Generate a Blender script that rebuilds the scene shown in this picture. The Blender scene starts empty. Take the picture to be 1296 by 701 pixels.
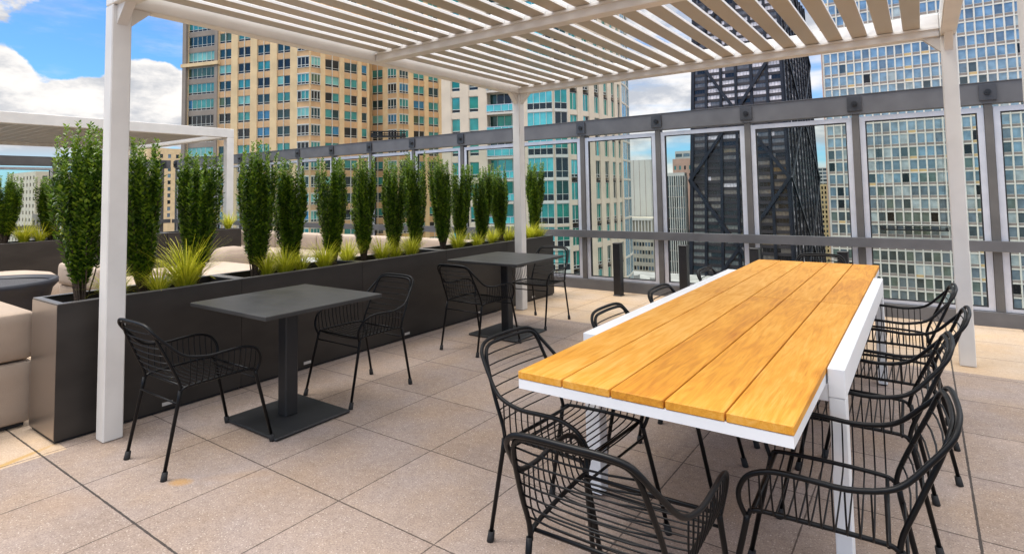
import bpy, math, random
from mathutils import Vector, Matrix
R = math.radians
scn = bpy.context.scene
COL = scn.collection

# ------------------------------------------------------------------ helpers
class MB:
    """collects polygons and links them as ONE mesh object"""
    def __init__(s): s.v=[]; s.f=[]; s.m=[]; s.sm=[]
    def quad(s,a,b,c,d,m=0,smooth=False):
        i=len(s.v); s.v+= [tuple(a),tuple(b),tuple(c),tuple(d)]; s.f.append((i,i+1,i+2,i+3)); s.m.append(m); s.sm.append(smooth)
    def poly(s,pts,m=0,smooth=False):
        i=len(s.v); s.v+=[tuple(p) for p in pts]; s.f.append(tuple(range(i,i+len(pts)))); s.m.append(m); s.sm.append(smooth)
    def box(s,x0,x1,y0,y1,z0,z1,m=0,fn=None,bev=0.0):
        if x0>x1: x0,x1=x1,x0
        if y0>y1: y0,y1=y1,y0
        if z0>z1: z0,z1=z1,z0
        if bev>0:
            s.bevbox(x0,x1,y0,y1,z0,z1,bev,m); return
        P=[(x,y,z) for x in (x0,x1) for y in (y0,y1) for z in (z0,z1)]
        if fn: P=[fn(*p) for p in P]
        i=len(s.v); s.v+=P
        for f in ((0,1,3,2),(4,6,7,5),(0,4,5,1),(2,3,7,6),(0,2,6,4),(1,5,7,3)):
            s.f.append(tuple(i+k for k in f)); s.m.append(m); s.sm.append(False)
    def bevbox(s,x0,x1,y0,y1,z0,z1,b,m=0):
        xs,ys,zs=(x0,x1),(y0,y1),(z0,z1)
        i=len(s.v); idx={}
        for a in (0,1):
            for c in (0,1):
                for e in (0,1):
                    sx,sy,sz=(b if a==0 else -b),(b if c==0 else -b),(b if e==0 else -b)
                    X,Y,Z=xs[a],ys[c],zs[e]
                    idx[(a,c,e,0)]=len(s.v); s.v.append((X,Y+sy,Z+sz))
                    idx[(a,c,e,1)]=len(s.v); s.v.append((X+sx,Y,Z+sz))
                    idx[(a,c,e,2)]=len(s.v); s.v.append((X+sx,Y+sy,Z))
        def F(*k):
            s.f.append(tuple(idx[q] for q in k)); s.m.append(m); s.sm.append(False)
        for a in (0,1):
            k=[(a,0,0,0),(a,1,0,0),(a,1,1,0),(a,0,1,0)]; F(*(k if a else k[::-1]))
            k=[(0,a,0,1),(1,a,0,1),(1,a,1,1),(0,a,1,1)]; F(*(k[::-1] if a else k))
            k=[(0,0,a,2),(1,0,a,2),(1,1,a,2),(0,1,a,2)]; F(*(k if a else k[::-1]))
        for a in (0,1):
            for c in (0,1):
                F((a,c,0,0),(a,c,1,0),(a,c,1,1),(a,c,0,1))
                F((a,0,c,0),(a,1,c,0),(a,1,c,2),(a,0,c,2))
                F((0,a,c,1),(1,a,c,1),(1,a,c,2),(0,a,c,2))
        for a in (0,1):
            for c in (0,1):
                for e in (0,1): F((a,c,e,0),(a,c,e,1),(a,c,e,2))
    def tube(s,pts,r,n=8,closed=False,m=0,cap=True):
        pts=[Vector(p) for p in pts]; N=len(pts); rings=[]
        rr=r if isinstance(r,(list,tuple)) else [r]*N
        up=None
        for i,p in enumerate(pts):
            a=pts[(i-1)%N] if (closed or i>0) else p
            b=pts[(i+1)%N] if (closed or i<N-1) else p
            t=(b-a).normalized()
            if up is None:
                up=Vector((0,0,1)) if abs(t.z)<.9 else Vector((1,0,0))
            u=(up-t*up.dot(t)).normalized(); w=t.cross(u); up=u
            i0=len(s.v)
            for k in range(n):
                an=2*math.pi*k/n; s.v.append(tuple(p+(u*math.cos(an)+w*math.sin(an))*rr[i]))
            rings.append(i0)
        M=N if closed else N-1
        for i in range(M):
            a,b=rings[i],rings[(i+1)%N]
            for k in range(n):
                k2=(k+1)%n
                s.f.append((a+k,a+k2,b+k2,b+k)); s.m.append(m); s.sm.append(True)
        if cap and not closed:
            s.f.append(tuple(rings[0]+k for k in range(n))[::-1]); s.m.append(m); s.sm.append(False)
            s.f.append(tuple(rings[-1]+k for k in range(n))); s.m.append(m); s.sm.append(False)
    def build(s,name,mats,parent=None,loc=None,norm=False):
        me=bpy.data.meshes.new(name); me.from_pydata(s.v,[],s.f)
        if not isinstance(mats,(list,tuple)): mats=[mats]
        for q in mats: me.materials.append(q)
        me.polygons.foreach_set('material_index',s.m); me.polygons.foreach_set('use_smooth',s.sm)
        me.validate()
        if norm:
            import bmesh
            bm=bmesh.new(); bm.from_mesh(me); bmesh.ops.recalc_face_normals(bm,faces=bm.faces); bm.to_mesh(me); bm.free()
        me.update()
        o=bpy.data.objects.new(name,me); COL.objects.link(o)
        if parent is not None: o.parent=parent
        if loc: o.location=loc
        return o

def smooth(pts,k=5,closed=False):
    """Catmull-Rom through pts"""
    P=[Vector(p) for p in pts]; N=len(P); out=[]
    rng=range(N if closed else N-1)
    for i in rng:
        p0=P[(i-1)%N] if (closed or i>0) else P[0]; p1=P[i]; p2=P[(i+1)%N]
        p3=P[(i+2)%N] if (closed or i+2<N) else P[-1]
        for j in range(k):
            t=j/k
            out.append(.5*((2*p1)+(-p0+p2)*t+(2*p0-5*p1+4*p2-p3)*t*t+(-p0+3*p1-3*p2+p3)*t**3))
    if not closed: out.append(P[-1])
    return out

def tag(o,label=None,cat=None,group=None,kind=None):
    if label: o['label']=label
    if cat: o['category']=cat
    if group: o['group']=group
    if kind: o['kind']=kind
    return o
def empty(name,loc=(0,0,0),rz=0,**k):
    o=bpy.data.objects.new(name,None); COL.objects.link(o); o.location=loc; o.rotation_euler=(0,0,rz); o.empty_display_size=.1
    return tag(o,**k)
KIDS={}
def kids(o): return [c for c in bpy.data.objects if c.parent==o]
def dup(root,loc,rz,label,group=None,tree=None):
    r=root.copy(); COL.objects.link(r); r.location=loc; r.rotation_euler=(0,0,rz); r['label']=label
    if group: r['group']=group
    for ch,gs in tree:
        c=ch.copy(); COL.objects.link(c); c.parent=r
        for g in gs:
            d=g.copy(); COL.objects.link(d); d.parent=c
    return r
def treeof(root): return [(c,kids(c)) for c in kids(root)]

# ------------------------------------------------------------------ materials
def nmat(name):
    m=bpy.data.materials.new(name); m.use_nodes=True
    nt=m.node_tree; b=nt.nodes['Principled BSDF']; return m,nt,b
def N(nt,t,**k):
    n=nt.nodes.new(t)
    for a,v in k.items(): setattr(n,a,v)
    return n
def mat(name,col,rough=.6,metal=0.,var=.0,vscale=3.,bump=0.,bscale=60.,spec=.5,col2=None,stretch=None,coat=0,sheen=0,objrand=0):
    m,nt,b=nmat(name); L=nt.links
    b.inputs['Roughness'].default_value=rough; b.inputs['Metallic'].default_value=metal
    b.inputs['Specular IOR Level'].default_value=spec
    b.inputs['Base Color'].default_value=(*col,1)
    if coat: b.inputs['Coat Weight'].default_value=coat; b.inputs['Coat Roughness'].default_value=.15
    tc=N(nt,'ShaderNodeTexCoord'); src=tc.outputs['Object']
    if stretch:
        mp=N(nt,'ShaderNodeMapping'); mp.inputs['Scale'].default_value=stretch; L.new(src,mp.inputs[0]); src=mp.outputs[0]
    if var or col2:
        n=N(nt,'ShaderNodeTexNoise'); n.inputs['Scale'].default_value=vscale; n.inputs['Detail'].default_value=6; L.new(src,n.inputs[0])
        r=N(nt,'ShaderNodeValToRGB'); L.new(n.outputs['Fac'],r.inputs[0])
        c2=col2 or tuple(c*(1-var) for c in col); c1=col if col2 else tuple(min(1,c*(1+var)) for c in col)
        r.color_ramp.elements[0].position=.33; r.color_ramp.elements[0].color=(*c2,1)
        r.color_ramp.elements[1].position=.67; r.color_ramp.elements[1].color=(*c1,1)
        L.new(r.outputs[0],b.inputs['Base Color'])
        mr=N(nt,'ShaderNodeMapRange'); mr.inputs[3].default_value=max(.02,rough-.08); mr.inputs[4].default_value=min(1,rough+.1)
        L.new(n.outputs['Fac'],mr.inputs[0]); L.new(mr.outputs[0],b.inputs['Roughness'])
    if bump:
        n2=N(nt,'ShaderNodeTexNoise'); n2.inputs['Scale'].default_value=bscale; n2.inputs['Detail'].default_value=4; L.new(src,n2.inputs[0])
        bp=N(nt,'ShaderNodeBump'); bp.inputs['Strength'].default_value=bump; bp.inputs['Distance'].default_value=.01
        L.new(n2.outputs['Fac'],bp.inputs['Height']); L.new(bp.outputs[0],b.inputs['Normal'])
    return m
M={}
M['white']=mat('white_painted_metal',(.67,.645,.605),.42,var=.05,vscale=5,bump=.03,bscale=120)
M['white2']=mat('white_powder_coat',(.78,.79,.80),.4,var=.03,vscale=4)
M['black']=mat('black_powder_coat',(.0025,.0028,.0036),.38,var=.2,vscale=20,spec=.22)
M['rubber']=mat('black_rubber',(.012,.012,.013),.8)
M['grey_rail']=mat('grey_rail_paint',(.135,.133,.137),.45,metal=.25,var=.12,vscale=4,bump=.03)
M['grey_post']=mat('grey_post_paint',(.125,.118,.112),.5,metal=.2,var=.12,vscale=5)
M['alu']=mat('anodised_aluminium',(.62,.63,.68),.38,metal=.35,var=.06,vscale=8)
M['gasket']=mat('black_gasket',(.015,.015,.016),.7)
M['steel']=mat('brushed_steel',(.55,.55,.55),.3,metal=1.,var=.1)
M['darkbox']=mat('dark_connector_metal',(.08,.08,.085),.4,metal=.6,var=.2)
M['planter']=mat('bronze_planter_metal',(.032,.027,.023),.42,metal=.25,var=.30,vscale=1.8,bump=.02,bscale=90,stretch=(1,1,2.5))
M['planter_end']=mat('planter_rim_metal',(.20,.19,.18),.35,metal=.6,var=.1)
M['end_sheen']=mat('bronze_end_face_sheen',(.34,.28,.23),.30,metal=.75,var=.08,vscale=2,stretch=(1,1,.3))
M['soil']=mat('dark_soil',(.022,.015,.010),.95,var=.5,vscale=30,bump=1.,bscale=80)
M['tabletop']=mat('charcoal_tabletop',(.030,.029,.028),.45,var=.15,vscale=6,bump=.03,bscale=200,spec=.55)
M['pedestal']=mat('charcoal_pedestal',(.024,.024,.025),.45,metal=.2,var=.12)
M['castbase']=mat('cast_base_metal',(.020,.021,.023),.5,metal=.2,var=.2,vscale=12,bump=.05)
M['fabric']=mat('cream_outdoor_fabric',(.33,.255,.195),.9,var=.07,vscale=6,bump=.25,bscale=260,stretch=(1,1,1))
M['fabric2']=mat('light_cream_fabric',(.38,.30,.235),.9,var=.06,vscale=5,bump=.2,bscale=240)
M['fabric_dark']=mat('shaded_seam_fabric',(.03,.025,.02),.95)
M['firebowl']=mat('navy_glazed_bowl',(.006,.008,.016),.55,var=.3,vscale=10)
M['gravel']=mat('dark_glass_gravel',(.022,.021,.026),.6,var=.9,vscale=60,bump=1.,bscale=90)
M['bark']=mat('shrub_bark',(.07,.045,.028),.9,var=.3,vscale=40,bump=.5)
M['bollard']=mat('black_bollard_metal',(.012,.012,.014),.35,var=.2,vscale=10)
M['plaque']=mat('silver_plaque',(.62,.60,.57),.35,metal=.4)

def leafmat(name,c1,c2,c3,trans=.3):
    m,nt,b=nmat(name); L=nt.links
    g=N(nt,'ShaderNodeNewGeometry'); r=N(nt,'ShaderNodeValToRGB')
    L.new(g.outputs['Random Per Island'],r.inputs[0])
    e=r.color_ramp.elements; e[0].color=(*c1,1); e[1].color=(*c3,1); e[1].position=1
    k=r.color_ramp.elements.new(.55); k.color=(*c2,1)
    L.new(r.outputs[0],b.inputs['Base Color']); b.inputs['Roughness'].default_value=.42
    tr=N(nt,'ShaderNodeBsdfTranslucent'); mx=N(nt,'ShaderNodeMixShader'); mx.inputs[0].default_value=trans
    L.new(r.outputs[0],tr.inputs[0]); L.new(b.outputs[0],mx.inputs[1]); L.new(tr.outputs[0],mx.inputs[2])
    L.new(mx.outputs[0],nt.nodes['Material Output'].inputs[0]); return m
M['leaf']=leafmat('shrub_leaf',(.012,.040,.003),(.058,.128,.008),(.20,.30,.018),.32)
M['leaf_tip']=leafmat('shrub_leaf_new',(.07,.15,.010),(.13,.23,.015),(.22,.31,.025),.35)
M['grass']=leafmat('golden_grass',(.30,.34,.015),(.58,.58,.03),(.80,.76,.09),.4)
M['grass_y']=leafmat('yellow_shrub_leaf',(.35,.38,.02),(.55,.52,.03),(.7,.62,.06),.35)

def wood():
    m,nt,b=nmat('oiled_teak'); L=nt.links
    tc=N(nt,'ShaderNodeTexCoord'); oi=N(nt,'ShaderNodeObjectInfo')
    cmb=N(nt,'ShaderNodeCombineXYZ'); mul=N(nt,'ShaderNodeMath',operation='MULTIPLY'); mul.inputs[1].default_value=37
    L.new(oi.outputs['Random'],mul.inputs[0]); L.new(mul.outputs[0],cmb.inputs[1]); L.new(mul.outputs[0],cmb.inputs[0])
    add=N(nt,'ShaderNodeVectorMath',operation='ADD'); L.new(tc.outputs['Object'],add.inputs[0]); L.new(cmb.outputs[0],add.inputs[1])
    mp=N(nt,'ShaderNodeMapping'); mp.inputs['Scale'].default_value=(9,.9,9); L.new(add.outputs[0],mp.inputs[0])
    n=N(nt,'ShaderNodeTexNoise'); n.inputs['Scale'].default_value=2.6; n.inputs['Detail'].default_value=7; n.inputs['Distortion'].default_value=1.8; L.new(mp.outputs[0],n.inputs[0])
    mp2=N(nt,'ShaderNodeMapping'); mp2.inputs['Scale'].default_value=(120,4,120); L.new(add.outputs[0],mp2.inputs[0])
    n2=N(nt,'ShaderNodeTexNoise'); n2.inputs['Scale'].default_value=2; n2.inputs['Detail'].default_value=6; L.new(mp2.outputs[0],n2.inputs[0])
    mp3=N(nt,'ShaderNodeMapping'); mp3.inputs['Scale'].default_value=(3,1.6,3); L.new(add.outputs[0],mp3.inputs[0])
    n3=N(nt,'ShaderNodeTexNoise'); n3.inputs['Scale'].default_value=1.4; n3.inputs['Detail'].default_value=3; L.new(mp3.outputs[0],n3.inputs[0])
    ma=N(nt,'ShaderNodeMix',data_type='FLOAT'); ma.inputs[0].default_value=.35; L.new(n.outputs['Fac'],ma.inputs[2]); L.new(n2.outputs['Fac'],ma.inputs[3])
    ad=N(nt,'ShaderNodeMath',operation='ADD'); sc=N(nt,'ShaderNodeMath',operation='MULTIPLY_ADD'); sc.inputs[1].default_value=.14; sc.inputs[2].default_value=-.07
    L.new(oi.outputs['Random'],sc.inputs[0]); L.new(ma.outputs[0],ad.inputs[0]); L.new(sc.outputs[0],ad.inputs[1])
    sc3=N(nt,'ShaderNodeMath',operation='MULTIPLY_ADD'); sc3.inputs[1].default_value=.35; sc3.inputs[2].default_value=-.175; L.new(n3.outputs['Fac'],sc3.inputs[0])
    ad2=N(nt,'ShaderNodeMath',operation='ADD'); L.new(ad.outputs[0],ad2.inputs[0]); L.new(sc3.outputs[0],ad2.inputs[1])
    r=N(nt,'ShaderNodeValToRGB'); L.new(ad2.outputs[0],r.inputs[0]); e=r.color_ramp.elements
    e[0].position=.20; e[0].color=(.42,.14,.010,1); e[1].position=.78; e[1].color=(.80,.44,.11,1)
    k=e.new(.5); k.color=(.67,.30,.028,1)
    L.new(r.outputs[0],b.inputs['Base Color']); b.inputs['Roughness'].default_value=.55; b.inputs['Specular IOR Level'].default_value=.3
    bp=N(nt,'ShaderNodeBump'); bp.inputs['Strength'].default_value=.25; bp.inputs['Distance'].default_value=.004; L.new(n2.outputs['Fac'],bp.inputs['Height']); L.new(bp.outputs[0],b.inputs['Normal'])
    return m
M['wood']=wood()

TS=.6483; OX=-2.4627; OY=1.8622
def paving(name,cA,cB,speck=.5,stains=()):
    m,nt,b=nmat(name); L=nt.links
    g=N(nt,'ShaderNodeNewGeometry'); sp=N(nt,'ShaderNodeSeparateXYZ'); L.new(g.outputs['Position'],sp.inputs[0])
    def math_(op,a,c=None,d=None):
        n=N(nt,'ShaderNodeMath',operation=op)
        for i,q in enumerate((a,c,d)):
            if q is None: continue
            if isinstance(q,(int,float)): n.inputs[i].default_value=q
            else: L.new(q,n.inputs[i])
        return n.outputs[0]
    u=math_('DIVIDE',math_('SUBTRACT',sp.outputs[0],OX),TS); v=math_('DIVIDE',math_('SUBTRACT',sp.outputs[1],OY),TS)
    fu=math_('FLOOR',u); fv=math_('FLOOR',v)
    du=math_('MULTIPLY',math_('ABSOLUTE',math_('SUBTRACT',u,math_('ROUND',u))),TS); dv=math_('MULTIPLY',math_('ABSOLUTE',math_('SUBTRACT',v,math_('ROUND',v))),TS)
    ru=math_('ROUND',u); rv=math_('ROUND',v)
    # wider movement joints on two grid lines
    wu=math_('MULTIPLY_ADD',math_('COMPARE',ru,4.,.1),.0020,.0036); wv=math_('MULTIPLY_ADD',math_('COMPARE',rv,-1.,.1),.0016,.0036)
    jn=N(nt,'ShaderNodeTexNoise'); jn.inputs['Scale'].default_value=35; L.new(g.outputs['Position'],jn.inputs[0])
    jit=math_('MULTIPLY_ADD',jn.outputs['Fac'],.006,-.0030)
    ju=math_('LESS_THAN',math_('ADD',du,jit),wu); jv=math_('LESS_THAN',math_('ADD',dv,jit),wv); J=math_('MAXIMUM',ju,jv)
    W=math_('MAXIMUM',math_('MULTIPLY',math_('COMPARE',ru,4.,.1),ju),math_('MULTIPLY',math_('COMPARE',rv,-1.,.1),jv))
    cb=N(nt,'ShaderNodeCombineXYZ'); L.new(fu,cb.inputs[0]); L.new(fv,cb.inputs[1])
    wn=N(nt,'ShaderNodeTexWhiteNoise',noise_dimensions='2D'); L.new(cb.outputs[0],wn.inputs[0])
    n1=N(nt,'ShaderNodeTexNoise'); n1.inputs['Scale'].default_value=1.3; n1.inputs['Detail'].default_value=8; n1.inputs['Roughness'].default_value=.65; L.new(g.outputs['Position'],n1.inputs[0])
    n2=N(nt,'ShaderNodeTexNoise'); n2.inputs['Scale'].default_value=130; n2.inputs['Detail'].default_value=3; L.new(g.outputs['Position'],n2.inputs[0])
    vo=N(nt,'ShaderNodeTexVoronoi'); vo.inputs['Scale'].default_value=115; L.new(g.outputs['Position'],vo.inputs[0])
    f=math_('ADD',math_('MULTIPLY',n1.outputs['Fac'],.9),math_('MULTIPLY_ADD',wn.outputs['Value'],.26,-.18))
    f=math_('ADD',f,math_('MULTIPLY_ADD',n2.outputs['Fac'],1.7,-.85))
    n4=N(nt,'ShaderNodeTexNoise'); n4.inputs['Scale'].default_value=26; n4.inputs['Detail'].default_value=5; n4.inputs['Roughness'].default_value=.7; L.new(g.outputs['Position'],n4.inputs[0])
    f=math_('ADD',f,math_('MULTIPLY_ADD',n4.outputs['Fac'],1.1,-.55))
    mx=N(nt,'ShaderNodeMix',data_type='RGBA'); L.new(f,mx.inputs[0]); mx.inputs[6].default_value=(*cA,1); mx.inputs[7].default_value=(*cB,1)
    col=mx.outputs[2]
    n5=N(nt,'ShaderNodeTexNoise'); n5.inputs['Scale'].default_value=2.3; n5.inputs['Detail'].default_value=5; L.new(g.outputs['Position'],n5.inputs[0])
    hq=N(nt,'ShaderNodeMix',data_type='RGBA',blend_type='MULTIPLY'); hq.inputs[0].default_value=1; L.new(col,hq.inputs[6])
    hr=N(nt,'ShaderNodeValToRGB'); hr.color_ramp.elements[0].position=.35; hr.color_ramp.elements[0].color=(1.0,1.02,1.08,1); hr.color_ramp.elements[1].position=.66; hr.color_ramp.elements[1].color=(1.05,.99,.90,1); L.new(n5.outputs['Fac'],hr.inputs[0]); L.new(hr.outputs[0],hq.inputs[7]); col=hq.outputs[2]
    # pale and dark aggregate chips
    sw=N(nt,'ShaderNodeSeparateColor'); L.new(vo.outputs['Color'],sw.inputs[0])
    near=math_('LESS_THAN',vo.outputs['Distance'],.33)
    chipw=math_('MULTIPLY',math_('MULTIPLY',math_('GREATER_THAN',sw.outputs[0],.88),near),speck)
    chipd=math_('MULTIPLY',math_('MULTIPLY',math_('LESS_THAN',sw.outputs[0],.10),near),speck)
    for fac,c in ((chipw,(.56,.50,.45)),(chipd,(.10,.075,.06))):
        q=N(nt,'ShaderNodeMix',data_type='RGBA'); L.new(fac,q.inputs[0]); L.new(col,q.inputs[6]); q.inputs[7].default_value=(*c,1); col=q.outputs[2]
    # rust / leaf stains with a shape of their own
    for (sx,sy,rx,ry,an,c,st) in stains:
        dx=math_('SUBTRACT',sp.outputs[0],sx); dy=math_('SUBTRACT',sp.outputs[1],sy)
        ca,sa=math.cos(an),math.sin(an)
        a=math_('DIVIDE',math_('ADD',math_('MULTIPLY',dx,ca),math_('MULTIPLY',dy,sa)),rx); bb=math_('DIVIDE',math_('SUBTRACT',math_('MULTIPLY',dy,ca),math_('MULTIPLY',dx,sa)),ry)
        d2=math_('ADD',math_('MULTIPLY',a,a),math_('MULTIPLY',bb,bb)); d2=math_('ADD',d2,math_('MULTIPLY_ADD',n1.outputs['Fac'],1.6,-.8)); d2=math_('ADD',d2,math_('MULTIPLY_ADD',n2.outputs['Fac'],1.2,-.6))
        mr=N(nt,'ShaderNodeMapRange'); mr.inputs[1].default_value=1.1; mr.inputs[2].default_value=.2; mr.inputs[3].default_value=0; mr.inputs[4].default_value=st; L.new(d2,mr.inputs[0])
        q=N(nt,'ShaderNodeMix',data_type='RGBA'); L.new(mr.outputs[0],q.inputs[0]); L.new(col,q.inputs[6]); q.inputs[7].default_value=(*c,1); col=q.outputs[2]
    jc=N(nt,'ShaderNodeMix',data_type='RGBA'); L.new(W,jc.inputs[0]); jc.inputs[6].default_value=(.05,.036,.030,1); jc.inputs[7].default_value=(.012,.011,.012,1)
    q=N(nt,'ShaderNodeMix',data_type='RGBA'); L.new(math_('MULTIPLY',J,.85),q.inputs[0]); L.new(col,q.inputs[6]); L.new(jc.outputs[2],q.inputs[7])
    L.new(q.outputs[2],b.inputs['Base Color']); b.inputs['Roughness'].default_value=.8; b.inputs['Specular IOR Level'].default_value=.3
    h=math_('SUBTRACT',math_('MULTIPLY',n2.outputs['Fac'],.25),math_('MULTIPLY',J,1.5))
    bp=N(nt,'ShaderNodeBump'); bp.inputs['Strength'].default_value=.5; bp.inputs['Distance'].default_value=.004; L.new(h,bp.inputs['Height']); L.new(bp.outputs[0],b.inputs['Normal'])
    return m
M['pave']=paving('worn_shaded_pink_grey_pavers',(.195,.150,.124),(.372,.300,.253),.6,
   stains=((-3.34,1.52,.075,.05,.5,(.42,.22,.04),.6),(-3.15,1.72,.22,.06,.75,(.30,.19,.10),.3),(-3.62,1.10,.22,.12,.3,(.30,.20,.13),.25),(-1.2,1.0,.3,.2,.3,(.30,.20,.13),.2)))
M['pave_tan']=paving('lit_tan_pavers',(.36,.265,.18),(.54,.42,.30),.35,
   stains=((-4.42,1.02,.03,.35,.35,(.40,.24,.05),.7),(-4.2,1.38,.05,.16,.9,(.12,.08,.05),.6),(-3.7,6.35,.06,.03,.2,(.35,.25,.17),.6)))  # warmer paver tone with the brighter light outside the pergola mixed in

def glassmat():
    m,nt,b=nmat('clear_fence_glass'); L=nt.links
    nt.nodes.remove(b); tr=N(nt,'ShaderNodeBsdfTransparent'); tr.inputs[0].default_value=(.90,.93,.91,1)
    gl=N(nt,'ShaderNodeBsdfGlossy'); gl.inputs['Roughness'].default_value=.02; gl.inputs[0].default_value=(.8,.85,.9,1)
    fr=N(nt,'ShaderNodeFresnel'); fr.inputs[0].default_value=1.12
    mx=N(nt,'ShaderNodeMixShader'); L.new(fr.outputs[0],mx.inputs[0]); L.new(tr.outputs[0],mx.inputs[1]); L.new(gl.outputs[0],mx.inputs[2])
    L.new(mx.outputs[0],nt.nodes['Material Output'].inputs[0]); return m
M['glass']=glassmat()

def bglass(name,col,metal=.35,rough=.08,var=.25,vs=.6):
    return mat(name,col,rough,metal,var=var,vscale=vs,spec=.8)
G_A=[bglass('teal_glass',(.045,.26,.25)),bglass('dark_teal_glass',(.012,.05,.06)),bglass('pale_blind_glass',(.16,.42,.38),.15,.3),bglass('blue_glass',(.03,.18,.33)),bglass('near_black_glass',(.010,.014,.018)),bglass('olive_glass',(.07,.12,.07))]
G_B=[bglass('green_glass',(.02,.25,.19)),bglass('dark_green_glass',(.008,.06,.055)),bglass('aqua_glass',(.10,.50,.52),.3,.15),bglass('sea_glass',(.04,.32,.30)),bglass('ink_glass',(.01,.02,.03))]
G_F=[bglass('sky_blue_glass',(.26,.38,.47),.4),bglass('grey_blue_glass',(.19,.25,.30),.4),bglass('slate_glass',(.08,.11,.125),.4),bglass('black_open_window',(.008,.009,.012)),bglass('pale_shade_glass',(.42,.48,.48),.2,.3),bglass('green_grey_glass',(.15,.20,.18),.3)]
G_E=[bglass('white_shade_glass',(.62,.56,.58),.1,.4),bglass('grey_shade_glass',(.17,.145,.13),.3),bglass('bronze_glass',(.02,.018,.02),.4),bglass('amber_lit_reflection_glass',(.20,.14,.08),.4)]
M['brick']=mat('tan_brick',(.68,.50,.28),.85,var=.10,vscale=.5,bump=.0)
M['brick_o']=mat('orange_brick',(.56,.35,.18),.85,var=.12,vscale=.5)
M['stone_grey']=mat('grey_brown_stone',(.26,.215,.175),.8,var=.1,vscale=.4)
M['white_trim']=mat('white_window_trim',(.60,.60,.54),.5)
M['cream']=mat('cream_stone',(.66,.55,.42),.8,var=.07,vscale=.5)
M['slab']=mat('balcony_slab',(.60,.54,.46),.7)
M['blacksteel']=mat('black_tower_steel',(.040,.033,.036),.5,metal=.3,var=.25,vscale=.12)
M['blacksteel2']=mat('blue_black_column',(.016,.018,.027),.45,metal=.4,var=.2,vscale=.2)
M['mullion']=mat('pale_cream_mullion',(.72,.69,.62),.7,var=.05,vscale=.3)
M['spandrel']=mat('brown_spandrel',(.27,.225,.20),.6,var=.2,vscale=.3)
M['spandrel_o']=mat('ochre_spandrel',(.60,.42,.20),.7)
M['concrete']=mat('pale_concrete_panel',(.50,.49,.45),.8,var=.06,vscale=.15)
M['concrete_d']=mat('weathered_concrete',(.36,.33,.27),.85,var=.12,vscale=.2)
M['pinkstone']=mat('pink_stone',(.52,.33,.25),.85,var=.1,vscale=.2)
M['roofwhite']=mat('white_roof_membrane',(.27,.265,.255),.8,var=.2,vscale=.25)
M['golden']=mat('golden_brick',(.52,.39,.20),.85,var=.12,vscale=.3)
M['rust']=mat('rusty_red_steel',(.28,.09,.04),.6,var=.3)

# ------------------------------------------------------------------ setting
def ground():
    g=MB(); s=9000; g.quad((-s,-s,-95),(s,-s,-95),(s,s,-95),(-s,s,-95)); 
    m,nt,b=nmat('city_ground'); L=nt.links
    tc=N(nt,'ShaderNodeNewGeometry'); v=N(nt,'ShaderNodeTexVoronoi',distance='CHEBYCHEV'); v.inputs['Scale'].default_value=.012; v.inputs['Randomness'].default_value=.6; L.new(tc.outputs['Position'],v.inputs[0])
    r=N(nt,'ShaderNodeValToRGB'); L.new(v.outputs['Distance'],r.inputs[0]); e=r.color_ramp.elements; e[0].color=(.20,.18,.16,1); e[1].color=(.07,.07,.07,1); e[0].position=.35; e[1].position=.42
    L.new(r.outputs[0],b.inputs['Base Color']); b.inputs['Roughness'].default_value=.9
    tag(g.build('ground',m),kind='structure')
    w=MB(); w.quad((-60000,-20000,-94.9),(-420,-20000,-94.9),(-420,90000,-94.9),(-60000,90000,-94.9))
    wm=mat('lake_water',(.10,.26,.34),.35,var=.15,vscale=.003,bump=.0)
    tag(w.build('lake_water',wm),kind='structure')
ground()
XB=-4.375; YB=5.83  # paving split at the pergola edge, light and shade partly in its tones
d=MB(); d.quad((XB,-7,0),(9,-7,0),(9,YB,0),(XB,YB,0)); d.quad((-4.60,1.33,0),(XB,1.33,0),(XB,YB,0),(-4.60,YB,0)); tag(d.build('deck_paving',M['pave']),kind='structure')
d=MB(); d.quad((-18.2,-7,0),(-4.6,-7,0),(-4.6,8.6,0),(-18.2,8.6,0)); d.quad((-4.6,-7,0),(XB,-7,0),(XB,1.33,0),(-4.6,1.33,0)); d.quad((-4.6,YB,0),(9,YB,0),(9,8.6,0),(-4.6,8.6,0)); tag(d.build('deck_lit_paving',M['pave_tan']),kind='structure')
d=MB(); d.box(-18.6,9.3,-7.3,8.75,-4.0,-.02); d.box(-17.5,8.5,-6.5,8.0,-95,-4.0,1)
tag(d.build('roof_deck_slab',[M['concrete_d'],M['brick']]),kind='structure')

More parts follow.
